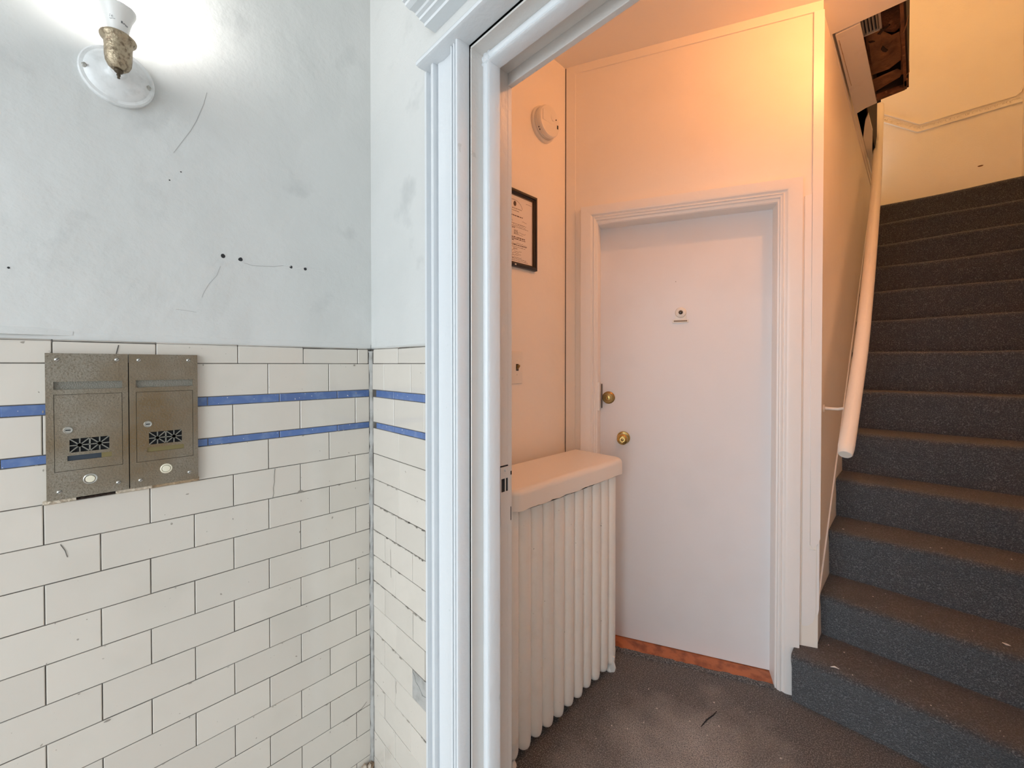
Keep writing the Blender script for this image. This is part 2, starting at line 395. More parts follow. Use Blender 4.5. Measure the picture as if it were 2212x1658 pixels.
crack(wl, 'L', [(-.4611, 1.4762), (-.4446, 1.4756), (-.4244, 1.4732)], .0008, M_CRACK, -.0036)
crack(wl, 'L', [(-.2085, 1.6107), (-.185, 1.6185), (-.1669, 1.6151), (-.1359, 1.615)], .0014, M_RIDGE, -.0034)
for y_, z_, s_ in ((-.372, 1.614, .0052), (-.336, 1.612, .0052), (-.221, 1.613, .0040), (-.186, 1.614, .0042), (-.396, 1.409, .0034), (-.70, 1.53, .002), (-.45, 1.79, .0016), (-.47, 1.765, .0016)):
    b = B(); n = 9
    b.poly([(-.0036, y_+math.cos(k*2*math.pi/n)*s_*rnd.uniform(.75, 1.15), z_+math.sin(k*2*math.pi/n)*s_*rnd.uniform(.75, 1.15)) for k in range(n)])
    obj('nail_hole', b, M_HOLE, wl)
# chipped glaze along the joints
M_CHIP = mat('chipped_tile_body', (.30, .27, .235), .9, bump=[(200, 1, 3)], bdist=.001)
def chips(parent, wall, spots):
    b = B(); P = (lambda a, zz: (.0011, a, zz)) if wall == 'L' else (lambda a, zz: (a, -.0011, zz))
    for a, zz, w, h in spots:
        n = rnd.choice([6, 7, 8])
        b.poly([P(a+math.cos(2*math.pi*k/n)*w*rnd.uniform(.6, 1.1), zz+math.sin(2*math.pi*k/n)*h*rnd.uniform(.5, 1.1)) for k in range(n)])
    tag(obj('tile_chips', b, M_CHIP, parent), kind='stuff')
sp_ = []
for i in range(70):
    zz = rnd.choice(RZ[4:17]); sp_.append((rnd.uniform(-1.1, -.02), zz+rnd.uniform(-.002, .002), rnd.uniform(.0012, .0045), rnd.uniform(.0006, .0020)))
for i in range(26):
    k = rnd.randrange(len(RZ)-2); sp_.append((rnd.choice(KY[:14])+rnd.uniform(-.002, .002), rnd.uniform(RZ[k+1], RZ[k]), rnd.uniform(.0006, .0016), rnd.uniform(.001, .0045)))
sp_ = [q for q in sp_ if not (-.66 < q[0] < -.42 and q[1] > 1.08)]
sp_ += [(-.2030, 1.0060, .0075, .0050), (-.2120, 1.003, .004, .002), (-.062, .7700, .008, .0026), (-.5780, .6100, .006, .0022), (-.052, 1.349, .003, .003)]
chips(wl, 'L', sp_)
sp_ = []
for zi, dens in ((6, 8), (7, 26), (8, 24), (9, 8), (10, 20), (12, 8), (14, 6)):
    for i in range(dens): sp_.append((rnd.uniform(.01, .32), RZ[zi]+rnd.uniform(-.0022, .0012), rnd.uniform(.002, .009), rnd.uniform(.0008, .0026)))
chips(wf, 'F', sp_)
# lifted plaster lip at the left above the cap and ragged plaster edge
b = B(); pts = []
ys = [-2.3, -1.2, -1.0, -.9, -.82, -.76, -.72, -.69, -.665, -.64, -.62]
for i, y_ in enumerate(ys):
    lift = .007*min(1, max(0, (-.62-y_)/.06))
    pts.append([b.bm.verts.new(p) for p in ((-.006, y_, CAPTOP+.022), (-.003+lift*.6, y_, CAPTOP+.010), (-.002+lift, y_, CAPTOP+.004), (-.006+lift, y_, CAPTOP+.003))])
for a, c in zip(pts, pts[1:]):
    for i in range(3): b.bm.faces.new((a[i], a[i+1], c[i+1], c[i]))
obj('lifted_plaster_edge', b, M_PLASTER, wl, smooth=True)
b = B(); prev = None
for i in range(64):
    y_ = -1.0 + i*(1.0/63); h = .0035+rnd.uniform(-.002, .003)
    cur = [b.bm.verts.new(p) for p in ((-.0045, y_, CAPTOP+.010+h), (-.0015, y_, CAPTOP+.002), (-.0035, y_, CAPTOP-.004))]
    if prev:
        for k in range(2): b.bm.faces.new((prev[k], prev[k+1], cur[k+1], cur[k]))
    prev = cur
obj('plaster_edge', b, M_PLASTER, wl, smooth=True)
b = B(); prev = None
for i in range(24):
    x_ = .0 + i*(.335/23); h = .004+rnd.uniform(-.003, .004)
    cur = [b.bm.verts.new(p) for p in ((x_, .0045, CAPTOP+.010+h), (x_, .001, CAPTOP+.001), (x_, .0035, CAPTOP-.004))]
    if prev:
        for k in range(2): b.bm.faces.new((prev[k], prev[k+1], cur[k+1], cur[k]))
    prev = cur
obj('plaster_edge', b, M_PLASTER, wf, smooth=True)

# ------------------------------------------------------------------ doorway between vestibule and hall
XJ = .487; XR = 1.413; HZ = 2.047
dt = thing('trim_1', 'white moulded doorway surround with fluted casing and stop', None, (XJ, 0, 0), kind=S)
prof = [(.335, .003), (.335, -.019), (.338, -.0235), (.346, -.024), (.3485, -.010), (.3505, -.009), (.3525, -.0155), (.3565, -.0155), (.3595, -.005), (.3655, -.0045), (.3685, -.022), (.371, -.0275), (.377, -.0285),
        (.3805, -.0275), (.3825, -.010), (.3845, -.0095), (.3865, -.0175), (.405, -.0145), (.422, -.0145), (.440, -.0175), (.4415, -.022), (.4430, -.022), (.4440, -.008), (.4462, -.008), (.4472, -.026), (.4495, -.0285), (.4525, -.0275), (.4535, -.012),
        (.4560, -.011), (.4572, -.027), (.460, -.0295), (.4630, -.028), (.4645, -.013), (.4668, -.012), (.4690, -.027), (.4725, -.0320), (.4770, -.0315), (.4795, -.026), (.4800, .000), (.4600, .003)]
obj('casing', B().prism(prof, 'z', 0, 2.056), M_TRIM, dt, smooth=True, angle=28)
obj('casing', B().prism([(XJ+XR-x, y) for x, y in prof], 'z', 0, 2.056), M_TRIM, dt, smooth=True, angle=28)
# head: ledge bead, frieze, crown
obj('head_bead', B().prism([(.000, 2.056), (-.044, 2.0555), (-.050, 2.0580), (-.0515, 2.0630), (-.049, 2.068), (-.043, 2.070), (-.020, 2.0745), (.000, 2.0755)], 'x', .343, XJ+XR-.343), M_TRIM, dt, smooth=True, angle=50)
obj('crown', B().prism([(.004, 2.164), (-.026, 2.163), (-.028, 2.1675), (-.033, 2.1690), (-.040, 2.1690), (-.042, 2.173), (-.050, 2.174), (-.052, 2.178), (-.060, 2.1785), (-.068, 2.1765), (-.078, 2.1795),
                         (-.080, 2.183), (-.086, 2.184), (-.088, 2.190), (-.088, 2.225), (-.080, 2.235), (.004, 2.245)], 'x', .343, XJ+XR-.343), M_TRIM, dt, smooth=True, angle=28)
# jamb lining, stop, filler
obj('jamb', B().box(XJ-.0035, XJ, .0004, .112, 0, HZ).box(XJ-.022, XJ-.0045, .034, .112, 0, HZ), M_JAMB, dt)
obj('jamb', B().box(XR, XR+.0035, .0004, .112, 0, HZ).box(XR+.0045, XR+.022, .034, .112, 0, HZ), M_JAMB, dt)
obj('head_jamb', B().box(XJ-.0035, XR+.0035, .0010, .112, HZ, HZ+.0045).box(XJ-.0035, XR, .034, .112, HZ+.0045, 2.08), M_JAMB, dt)
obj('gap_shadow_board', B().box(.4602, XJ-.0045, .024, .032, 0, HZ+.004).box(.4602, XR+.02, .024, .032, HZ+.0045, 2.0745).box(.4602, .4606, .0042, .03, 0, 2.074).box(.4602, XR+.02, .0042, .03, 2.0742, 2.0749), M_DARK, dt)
sp = [(0, .034), (.006, .0305), (.011, .031), (.0145, .0335), (.0175, .0315), (.022, .0300), (.025, .034), (.025, .063), (0, .063)]
obj('door_stop', B().prism([(XJ+x, y) for x, y in sp], 'z', 0, HZ), M_TRIM, dt, smooth=True, angle=50)
obj('door_stop', B().prism([(XR-x, y) for x, y in sp], 'z', 0, HZ), M_TRIM, dt, smooth=True, angle=50)
obj('head_stop', B().prism([(y, HZ-x) for x, y in sp], 'x', XJ, XR), M_TRIM, dt, smooth=True, angle=50)
# hall-side edge board
obj('hall_side_casing', B().box(.40, XJ-.0005, .1125, .1265, 0, HZ+.07, .0015), M_JAMB, dt)
obj('hall_side_casing', B().box(XR+.0005, XR+.087, .1125, .1265, 0, HZ+.07, .0015), M_JAMB, dt)
obj('hall_head_casing', B().box(XJ-.0005, XR+.0005, .1125, .1265, HZ-.028, HZ+.07, .0015), M_JAMB, dt)
# strike plate with its two openings
b = B()
b.box(XJ, XJ+.0022, .0860, .1190, 1.0785, 1.106).box(XJ, XJ+.0022, .0860, .1190, .965, 1.0465)
b.box(XJ, XJ+.0022, .0860, .0890, 1.0465, 1.0785).box(XJ, XJ+.0022, .1010, .1040, 1.0465, 1.0785).box(XJ, XJ+.0022, .1110, .1190, 1.0465, 1.0785)
spl = obj('strike_plate', b, M_JAMB, dt)
obj('bolt_hole', B().box(XJ-.0005, XJ+.0006, .0885, .1012, 1.0465, 1.0785).box(XJ-.0005, XJ+.0006, .1035, .1112, 1.0465, 1.0785), M_DARK, spl, local=True).location = (-XJ+XJ, 0, 0)
spl.children[0].data.transform(dt.matrix_basis.inverted())
obj('plate_gap', B().box(XJ, XJ+.0008, .0838, .0858, .99, 1.112).box(XJ, XJ+.0008, .0858, .112, 1.1065, 1.1095).box(XJ, XJ+.0006, .1195, .123, .972, 1.005).box(XJ, XJ+.0006, .120, .125, 1.083, 1.092), M_DARK, dt)
obj('screw', B().lathe([(0, .0032), (.0028, .0026), (.0036, .0008), (.0036, 0)], Matrix.Translation((XJ+.0020, .1020, 1.0985)) @ Matrix.Rotation(R(90), 4, 'Y'), 14), M_JAMB, dt, smooth=True)

# ------------------------------------------------------------------ hall shell
HLX = -.045
DW = Matrix.Translation((.178, 1.163, 0)) @ Matrix.Rotation(R(24.3), 4, 'Z')
def dw(name, label=None, cat=None, kind=None):
    o = bpy.data.objects.new(name, None); COL.objects.link(o); o.matrix_basis = DW.copy(); o.empty_display_size = .05
    return tag(o, label, cat, None, kind)
tag(obj('wall_hall_left', B().box(-.25, HLX, .112, 1.06, -.06, 2.95), M_CREAM), 'cream hall wall behind the radiator', kind=S)
wd = dw('wall_hall_door', 'cream partition around the white door', kind=S)
WY = -.03
b = B().box(-.30, -.112, WY, .12, 0, CZ+.1).box(.650, .787, WY, .12, .20, CZ+.1).box(-.112, .650, WY, .12, 2.047, CZ+.1)
obj('wall_panel', b, M_CREAM, wd, local=True)
# raised border boards framing the partition
obj('border_board', B().box(-.255, -.209, WY-.006, WY+.001, 0, CZ, .0012), M_CREAM, wd, local=True)
obj('border_board', B().box(-.209, .787, WY-.0065, WY+.001, CZ-.038, CZ+.02, .0012), M_CREAM, wd, local=True)
b = B(); b.prism([(.755, CZ-.038), (.755, 1.99), (.7535, 1.2), (.757, .62), (.765, .605), (.783, .63), (.790, .65), (.790, CZ-.038)], 'y', WY-.0085, WY+.001)
obj('border_board', b, M_CASE, wd, local=True)
b = B(); b.prism([(.730, 2.035), (.754, 2.038), (.754, 1.2), (.756, .60), (.777, .60), (.777, .335), (.768, .305), (.752, .288), (.735, .285), (.730, .29)], 'y', WY-.0055, WY+.001)
obj('border_board', b, M_CASE, wd, local=True)
b = B(); b.prism([(.781, .62), (.789, .64), (.789, .36), (.785, .335), (.780, .34)], 'y', WY-.004, WY+.001)
obj('border_board', b, M_CASE, wd, local=True)
b = B().box(-.262, -.2555, WY-.002, WY+.0, 0, CZ)
obj('corner_gap', b, M_DARK, wd, local=True)

# door frame: casing, jamb
tc = dw('trim_2', 'painted door casing with mitred corners', kind=S)
cin, cout = -.112, -.179          # left casing inner/outer
rin, rout = .648, .719
tin, tout = 2.047, 2.107
def casing_piece(outer, inner):
    """outer/inner: polylines of 2 points (s,z); profile from outer to inner"""
    b = B(); prf = [(0, WY+.002), (0, -.050), (.02, -.0555), (.60, -.0555), (.72, -.053), (.80, -.0475), (.86, -.046), (.93, -.049), (1.0, -.044), (1.0, WY+.002)]
    rows = []
    for (o, i) in zip(outer, inner):
        rows.append([b.bm.verts.new((o[0]+(i[0]-o[0])*t, y, o[1]+(i[1]-o[1])*t)) for t, y in prf])
    n = len(prf)
    for k in range(n): b.bm.faces.new((rows[0][k], rows[0][(k+1) % n], rows[1][(k+1) % n], rows[1][k]))
    b.bm.faces.new(rows[0]); b.bm.faces.new(rows[1][::-1])
    return b
obj('casing', casing_piece([(cout, 0), (cout, tout)], [(cin, 0), (cin, tin)]), M_CASE, tc, local=True, smooth=True, angle=25)
obj('casing', casing_piece([(rout, .0), (rout, tout)], [(rin, .0), (rin, tin)]), M_CASE, tc, local=True, smooth=True, angle=25)
obj('head_casing', casing_piece([(cout, tout), (rout, tout)], [(cin, tin), (rin, tin)]), M_CASE, tc, local=True, smooth=True, angle=25)
jp = [(0, -.044), (.004, -.043), (.006, -.036), (.0115, -.034), (.0135, -.028), (.0135, .046), (-.004, .046), (-.004, -.03)]
obj('door_jamb', B().prism([(cin+x, y) for x, y in jp], 'z', .0, tin), M_CASE, tc, local=True, smooth=True, angle=30)
obj('door_jamb', B().prism([(rin-x, y) for x, y in jp], 'z', .0, tin), M_CASE, tc, local=True, smooth=True, angle=30)
obj('head_jamb', B().prism([(y, tin-x*1.9) for x, y in jp], 'x', cin, rin), M_CASE, tc, local=True, smooth=True, angle=30)

# the door
DY = .045
dr = dw('door_1', 'flush white apartment door with brass locks', kind=S)
obj('door_panel', B().box(-.106, .644, DY, DY+.04, .016, 2.034, .0012), M_DOOR, dr, local=True)
def out(s, zz, d=0.0): return Matrix.Translation((s, DY-d, zz)) @ Matrix.Rotation(R(90), 4, 'X')
# deadbolt
db = obj('deadbolt', B().lathe([(.0305, 0), (.0305, .003), (.0285, .006), (.0265, .007), (.0262, .011), (.024, .0125), (.0225, .0125), (.0215, .0165), (.0185, .0180), (.0165, .0180), (.0150, .0215), (.0125, .0225), (0, .0225)], out(-0.0578, 1.1895), 36), M_BRASSD, dr, local=True, smooth=True, angle=30)
obj('key_cylinder', B().lathe([(.0098, .0224), (.0098, .0236), (.0085, .0242), (0, .0242)], out(-0.0578, 1.1895), 24), M_BRASS, db, local=True, smooth=True)
obj('keyhole', B().box(-0.0590, -0.0566, DY-.0247, DY-.0240, 1.1833, 1.1946), M_DARK, db, local=True)
# knob
kb = obj('door_knob', B().lathe([(.0315, 0), (.0315, .003), (.0295, .0065), (.022, .009), (.0125, .0115), (.0115, .022), (.0135, .0275), (.0215, .032), (.0262, .040), (.0268, .047), (.0245, .0545), (.0195, .0590), (.0140, .0605), (.0125, .0600), (.0118, .0585), (0, .0585)], out(0.0138, 0.9952), 36), M_BRASS, dr, local=True, smooth=True, angle=30)
obj('key_cylinder', B().lathe([(.0080, .0584), (.0080, .0618), (.0070, .0624), (0, .0624)], out(0.0138, 0.9952), 24), M_BRASSD, kb, local=True, smooth=True)
obj('keyhole', B().box(0.0128, 0.0148, DY-.0628, DY-.0622, 0.9900, 1.0003), M_DARK, kb, local=True)
# latch guard plate on the jamb
lg = obj('latch_guard', B().box(-.107, -.0905, -.032, -.004, 1.131, 1.267, .0015), M_CASE, dr, local=True)
obj('guard_gap', B().box(-.0905, -.0845, DY-.030, DY-.022, 1.140, 1.258), M_FRAMEIN, lg, local=True)
for zz in (1.145, 1.178, 1.215, 1.252):
    obj('rivet', B().lathe([(.0032, 0), (.0028, .0015), (0, .002)], Matrix.Translation((-.099, -.032, zz)) @ Matrix.Rotation(R(90), 4, 'X'), 10), M_CASE, lg, local=True, smooth=True)
# door viewer with name holder
vw = obj('door_viewer', B().lathe([(.0245, 0), (.0245, .004), (.0220, .009), (.0165, .0115), (.0125, .0125), (.0105, .0125), (.0095, .0100), (0, .0100)], out(0.2694, 1.5934), 32).box(0.2449, 0.2940, DY-.004, DY, 1.5607, 1.5934, .001), M_PLASTIC, dr, local=True, smooth=True, angle=30)
obj('lens', B().lathe([(.0096, .0095), (.0080, .0118), (.005, .0135), (0, .0142)], out(0.2694, 1.5934), 24), mat('viewer_lens', (.02, .012, .01), .06, coat=.5), vw, local=True, smooth=True)
obj('name_holder', B().box(0.2336, 0.3032, DY-.006, DY, 1.5463, 1.5607, .0012), M_PLASTIC, vw, local=True)
obj('name_slot', B().box(0.2398, 0.2975, DY-.0066, DY-.0058, 1.5509, 1.5571), mat('name_slot_shadow', (.22, .16, .10), .6), vw, local=True)
obj('screw_hole', B().lathe([(.0016, .0003), (0, .0004)], out(0.2479, 1.7386), 8), M_DARK, dr, local=True)
# threshold under the door
th = dw('trim_3', 'worn orange-brown wooden threshold under the white door', kind=S)
obj('threshold_board', B().prism([(-.030, 0), (-.026, .007), (-.012, .012), (.08, .014), (.08, 0)], 'x', -.098, .634), M_THRESH, th, local=True, smooth=True)
b = B(); prev = None
for i in range(40):
    s_ = -.098+i*.732/39
    cur = [b.bm.verts.new(p) for p in ((s_, -.05+rnd.uniform(-.006, .004), .001), (s_, -.040+rnd.uniform(-.004, .003), .008), (s_, -.030+rnd.uniform(-.003, .006), .010), (s_, -.024, .0))]
    if prev:
        for k in range(3): b.bm.faces.new((prev[k], prev[k+1], cur[k+1], cur[k]))
    prev = cur
obj('carpet_edge', b, M_FLOORCARPET, th, local=True)

# ceiling over the hall and the stair shaft
SX0, SX1 = .902, 1.735
CE_Y = 1.69
tag(obj('ceiling_hall', B().box(-.3, SX1+.1, .10, CE_Y, CZ, CZ+.14), M_CEIL), 'warm lit hall ceiling', kind=S)
tag(obj('wall_hall_right_bounce', B().box(SX1-.004, SX1, .112, 1.30, 0, CZ), mat('white_bounce_paint', (.86, .86, .85), .5)), 'unseen white bounce facing added on the hall wall opposite the radiator', kind=S)  # unseen white facing, added to bounce more daylight into the hall
tag(obj('wall_stair_right', B().box(SX1, SX1+.12, .10, 4.6, -.06, 5.2), M_STAIRWALL), 'tan wall on the right of the stairs', kind=S)
tag(obj('wall_stair_left', B().box(.78, SX0, 1.47, 4.6, .15, 2.868), M_STAIRWALL), 'tan wall on the left of the stairs carrying the handrail', kind=S)
tag(obj('wall_stair_back', B().box(.3, SX1+.1, 4.4, 4.55, 2.0, 5.2), M_STAIRWALL), 'tan wall above the top step', kind=S)
tag(obj('wall_stair_front', B().box(.3, SX1+.1, 1.50, CE_Y-.005, CZ+.14, 5.2), M_STAIRWALL), 'upper wall above the hall ceiling', kind=S)
tag(obj('ceiling_upper', B().box(.2, SX1+.1, 1.5, 4.6, 5.1, 5.25), M_CEIL), 'upstairs ceiling', kind=S)
tag(obj('wall_upper_left', B().box(.30, .42, 1.5, 4.6, 2.5, 5.2), M_STAIRWALL), 'upstairs landing wall', kind=S)
# top trim along the stair wall
tr = thing('trim_4', 'thin double moulding along the top of the stair wall', None, (SX0, 1.5, 2.8), kind=S)
obj('moulding', B().prism([(SX0-.001, 2.868), (SX0-.001, 2.800), (SX0+.006, 2.802), (SX0+.008, 2.812), (SX0+.004, 2.820), (SX0+.004, 2.838), (SX0+.010, 2.842), (SX0+.012, 2.856), (SX0+.012, 2.868)], 'y', 1.47, 3.90), M_STAIRWALL, tr, smooth=True, angle=40)
tb = thing('trim_5', 'chipped painted skirting edge along the stair wall', None, (SX0, 1.5, .3), kind=S)
b = B(); rows = []
HT = [.2, .382, .597, .784, .996, 1.203, 1.425, 1.630, 1.836, 2.038, 2.238, 2.444, 2.650]
YS = [1.34+.213*i for i in range(13)]
obj('skirting_edge', B().prism([(1.475, .372), (1.475, .352), (3.95, 2.80), (3.95, 2.82)], 'x', SX0-.001, SX0+.005), M_CASE, tb)

# ------------------------------------------------------------------ stairs
st = thing('staircase', 'straight flight of stairs covered in worn charcoal carpet', 'stairs', (1.3, 1.34, 0))
for i in range(13):
    y0 = YS[i]; z1 = HT[i]; z0 = HT[i-1] if i else 0.0
    y1 = YS[i+1] if i < 12 else 4.42
    prf = [(y0+.030, z0-.002), (y0+.024, z0+.05), (y0+.016, z1-.060), (y0+.006, z1-.036), (y0+.001, z1-.024), (y0, z1-.014), (y0+.004, z1-.005), (y0+.013, z1), (y0+.05, z1+.001), (y1+.034, z1), (y1+.034, z0-.01)]
    x0 = .838 if i == 0 else SX0+.0005
    b = B(); nxs = 14; rows = []
    for k in range(nxs+1):
        x = x0+(SX1-x0)*k/nxs; w = .004*math.sin(x*9+i*1.7)+rnd.uniform(-.0015, .0015); w2 = .003*math.sin(x*7+i*2.3)
        rows.append([b.bm.verts.new((x, p[0]+(w if 1 < q < 8 else 0), p[1]+(w2 if 1 < q < 9 else 0))) for q, p in enumerate(prf)])
    n = len(prf)
    for a, c in zip(rows, rows[1:]):
        for q in range(n): b.bm.faces.new((a[q], a[(q+1) % n], c[(q+1) % n], c[q]))
    b.bm.faces.new(rows[0]); b.bm.faces.new(rows[-1][::-1])
    obj('step', b, M_CARPET, st, smooth=True, angle=60)

# handrail, slightly bowed
hr = thing('handrail', 'cream painted round wooden handrail fixed beside the stairs', 'handrail', (1.0, 1.36, 1.02))
rp = [(.998, 1.362, 1.021), (1.003, 1.547, 1.198), (1.008, 1.778, 1.42), (1.0065, 2.02, 1.651), (1.003, 2.268, 1.888), (.995, 2.665, 2.268), (.986, 2.996, 2.585), (.968, 3.43, 3.0), (.950, 3.93, 3.478)]
# smooth the path
def smooth_path(p, n=5):
    P = [Vector(q) for q in p]; o = []
    for i in range(len(P)-1):
        p0, p1, p2, p3 = P[max(i-1, 0)], P[i], P[i+1], P[min(i+2, len(P)-1)]
        for k in range(n):
            t = k/n; o.append(.5*((2*p1)+(p2-p0)*t+(2*p0-5*p1+4*p2-p3)*t*t+(3*p1-p0-3*p2+p3)*t**3))
    return o+[P[-1]]
pp = smooth_path(rp)
rad = [.0225]+[.0255]*(len(pp)-2)+[.0235]
d0 = (pp[0]-pp[1]).normalized()
obj('rail', B().tube([pp[0]+d0*.004]+pp, [.0195]+rad, 20), M_RAIL, hr, smooth=True, angle=50)
def bracket(y, zz, x):
    b = B()
    b.lathe([(.017, 0), (.016, .004), (.008, .007), (.0065, .02), (.0065, .052), (0, .052)], Matrix.Translation((SX0-.001, y, zz)) @ Matrix.Rotation(R(90), 4, 'Y'), 14)
    b.tube([(SX0+.048, y, zz), (SX0+.072, y-.002, zz+.006), (x, y, zz+.028), (x, y, zz+.048)], .0065, 10)
    obj('bracket', b, M_RAIL, hr, smooth=True)
bracket(1.60, 1.165, 1.003)
bracket(3.60, 3.09, .962)

# raised plaster border on the top wall
bo = thing('trim_6', 'raised plaster border band bending across the top stair wall', None, (1.3, 4.4, 3.4), kind=S)
def strip(pts, w, name):
    b = B(); rows = []
    for i, (x, zz) in enumerate(pts):
        a = Vector(pts[max(i-1, 0)]); c = Vector(pts[min(i+1, len(pts)-1)]); v = (c-a).normalized(); nn = Vector((-v.y, v.x))*w/2
        rows.append([b.bm.verts.new(q) for q in ((x+nn.x, 4.401, zz+nn.y), (x+nn.x*.5, 4.386, zz+nn.y*.5), (x-nn.x*.5, 4.386, zz-nn.y*.5), (x-nn.x, 4.401, zz-nn.y))])
    for a, c in zip(rows, rows[1:]):
        for k in range(3): b.bm.faces.new((a[k], a[k+1], c[k+1], c[k]))
    return obj(name, b, M_STAIRWALL, bo, smooth=True)
strip([(.90, 3.65), (.953, 3.608), (1.179, 3.422), (1.70, 3.421), (1.724, 3.44), (1.733, 3.47)], .013, 'band_edge')
strip([(.90, 3.582), (.951, 3.540), (1.166, 3.362), (1.733, 3.366)], .013, 'band_edge')
b = B()
for i in range(70):
    t = i/69
    if i < 22: q = t*69/22; x = .93+.24*q; zz = 3.594-.204*q
    else: q = (i-22)/47; x = 1.18+.54*q; zz = 3.392
    a = rnd.random()*3.1; r_ = rnd.uniform(.012, .020)
    b.tube([(x+math.cos(a+k*.7)*r_, 4.3985, zz+math.sin(a+k*.7)*r_*.8) for k in range(4)], .0028, 5)
obj('scroll_relief', b, M_STAIRWALL, bo, smooth=True)
wsb = bpy.data.objects['wall_stair_back']
obj('dent', B().lathe([(.016, .0), (.010, .0015), (0, .002)], Matrix.Translation((1.527, 4.3995, 2.948)) @ Matrix.Rotation(R(90), 4, 'X') @ Matrix.Scale(.35, 4, (0, 1, 0)), 10), M_RUST, wsb)
obj('dent', B().lathe([(.010, .0), (.006, .0015), (0, .002)], Matrix.Translation((1.717, 4.3995, 3.365)) @ Matrix.Rotation(R(90), 4, 'X') @ Matrix.Scale(.5, 4, (0, 1, 0)), 10), M_RUST, wsb)
obj('baseboard_end', B().prism([(.90, 2.78), (.97, 2.74), (.98, 2.80), (.95, 2.845), (.90, 2.862)], 'y', 4.385, 4.401), M_STAIRWALL, wsb)

# ------------------------------------------------------------------ broken soffit over the stairs
cv = thing('trim_7', 'dark timber cavity above the broken soffit', None, (.9, 2.0, 2.9), kind=S)
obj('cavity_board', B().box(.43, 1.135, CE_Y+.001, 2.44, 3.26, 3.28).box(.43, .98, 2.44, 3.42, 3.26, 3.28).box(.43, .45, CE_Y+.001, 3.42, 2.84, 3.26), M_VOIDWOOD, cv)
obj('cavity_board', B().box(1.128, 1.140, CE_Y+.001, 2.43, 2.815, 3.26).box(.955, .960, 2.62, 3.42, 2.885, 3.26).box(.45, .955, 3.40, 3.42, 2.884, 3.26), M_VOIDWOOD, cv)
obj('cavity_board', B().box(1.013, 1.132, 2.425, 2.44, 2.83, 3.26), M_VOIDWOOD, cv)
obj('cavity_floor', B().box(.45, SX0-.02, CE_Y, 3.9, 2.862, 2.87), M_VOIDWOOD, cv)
# white drywall strip, left in place
sf = thing('drywall_panel', 'loose grey-white drywall strip beside the brown hole in the stair ceiling', 'drywall', (.96, 2.1, 2.80))
b = B(); b.prism([(SX0+.016, 1.705), (1.001, 1.702), (1.012, 2.405), (1.014, 2.452), (.968, 2.466), (.918, 2.500)], 'z', 2.799, 2.811)
obj('panel', b, M_DRYWALL, sf)
obj('seam_lip', B().prism([(SX0+.022, 1.75), (SX0+.0245, 1.75), (SX0+.029, 2.17), (SX0+.0275, 2.17)], 'z', 2.7975, 2.80), M_WOODRAW, sf)
s2 = thing('drywall_panel', 'narrow tan drywall remnant higher up past the dark gap', 'drywall', (.94, 3.3, 2.87))
obj('panel', B().prism([(SX0+.013, 3.02), (.930, 2.88), (.942, 2.78), (.962, 2.70), (.966, 2.95), (.9445, 3.28), (.930, 3.80), (SX0+.013, 3.83)], 'z', 2.868, 2.880), M_STAIRWALL, s2)
# exposed brown lath field
lt = thing('exposed_lath', 'torn brown lath and paper showing in the ceiling hole', 'lath', (1.07, 2.1, 2.84))
def torn(pts, z0, mat_, amp, name='torn_sheet'):
    """irregular sheet: outline (x,y), bumpy"""
    b = B(); cx = sum(p[0] for p in pts)/len(pts); cy = sum(p[1] for p in pts)/len(pts)
    rings = []
    for t in (1.0, .8, .55, .28):
        rings.append([b.bm.verts.new((cx+(x-cx)*t, cy+(y-cy)*t, z0+rnd.uniform(-amp, amp))) for x, y in pts])
    for a, c in zip(rings, rings[1:]):
        for i in range(len(pts)): b.bm.faces.new((a[i], a[(i+1) % len(pts)], c[(i+1) % len(pts)], c[i]))
    b.bm.faces.new(rings[-1])
    return obj(name, b, mat_, lt, smooth=True, angle=55)
torn([(.995, 1.70), (1.06, 1.70), (1.132, 1.70), (1.134, 1.80), (1.132, 1.95), (1.10, 1.98), (1.06, 1.93), (1.035, 1.86), (.995, 1.86)], 2.868, M_RUST, .010)
torn([(1.05, 1.90), (1.09, 1.96), (1.118, 1.97), (1.128, 2.08), (1.122, 2.20), (1.07, 2.24), (1.000, 2.26), (1.000, 2.05), (1.002, 1.90), (1.03, 1.88)], 2.855, M_RUST2, .012)
torn([(1.003, 2.285), (1.05, 2.262), (1.10, 2.262), (1.12, 2.30), (1.108, 2.34), (1.06, 2.385), (1.008, 2.40)], 2.842, M_RUST2, .006)
torn([(1.116, 1.86), (1.128, 1.80), (1.127, 2.05), (1.121, 2.30), (1.112, 2.30), (1.118, 2.05)], 2.826, M_RUST2, .004)
obj('torn_crack', B().prism([(1.045, 1.895), (1.060, 1.875), (1.085, 1.862), (1.088, 1.868), (1.066, 1.885), (1.054, 1.905)], 'z', 2.838, 2.842), M_VOIDWOOD, lt)
obj('torn_crack', B().prism([(1.050, 2.02), (1.058, 2.00), (1.066, 2.03), (1.074, 2.05), (1.066, 2.06), (1.056, 2.045)], 'z', 2.836, 2.840), M_VOIDWOOD, lt)
obj('torn_crack', B().prism([(1.012, 1.925), (1.026, 1.93), (1.034, 1.942), (1.018, 1.938)], 'z', 2.838, 2.842), M_VOIDWOOD, lt)
obj('edge_lath', B().box(1.122, 1.133, CE_Y+.002, 2.42, 2.803, 2.83, .001), M_RUST, lt)
obj('edge_lath', B().prism([(1.013, 2.415), (1.122, 2.408), (1.125, 2.43), (1.013, 2.447)], 'z', 2.806, 2.830), M_RUST, lt)
obj('splinter', B().tube([(1.130, 1.90, 2.803), (1.140, 1.84, 2.796), (1.146, 1.80, 2.806)], [.003, .002, .0008], 6), M_RUST2, lt)
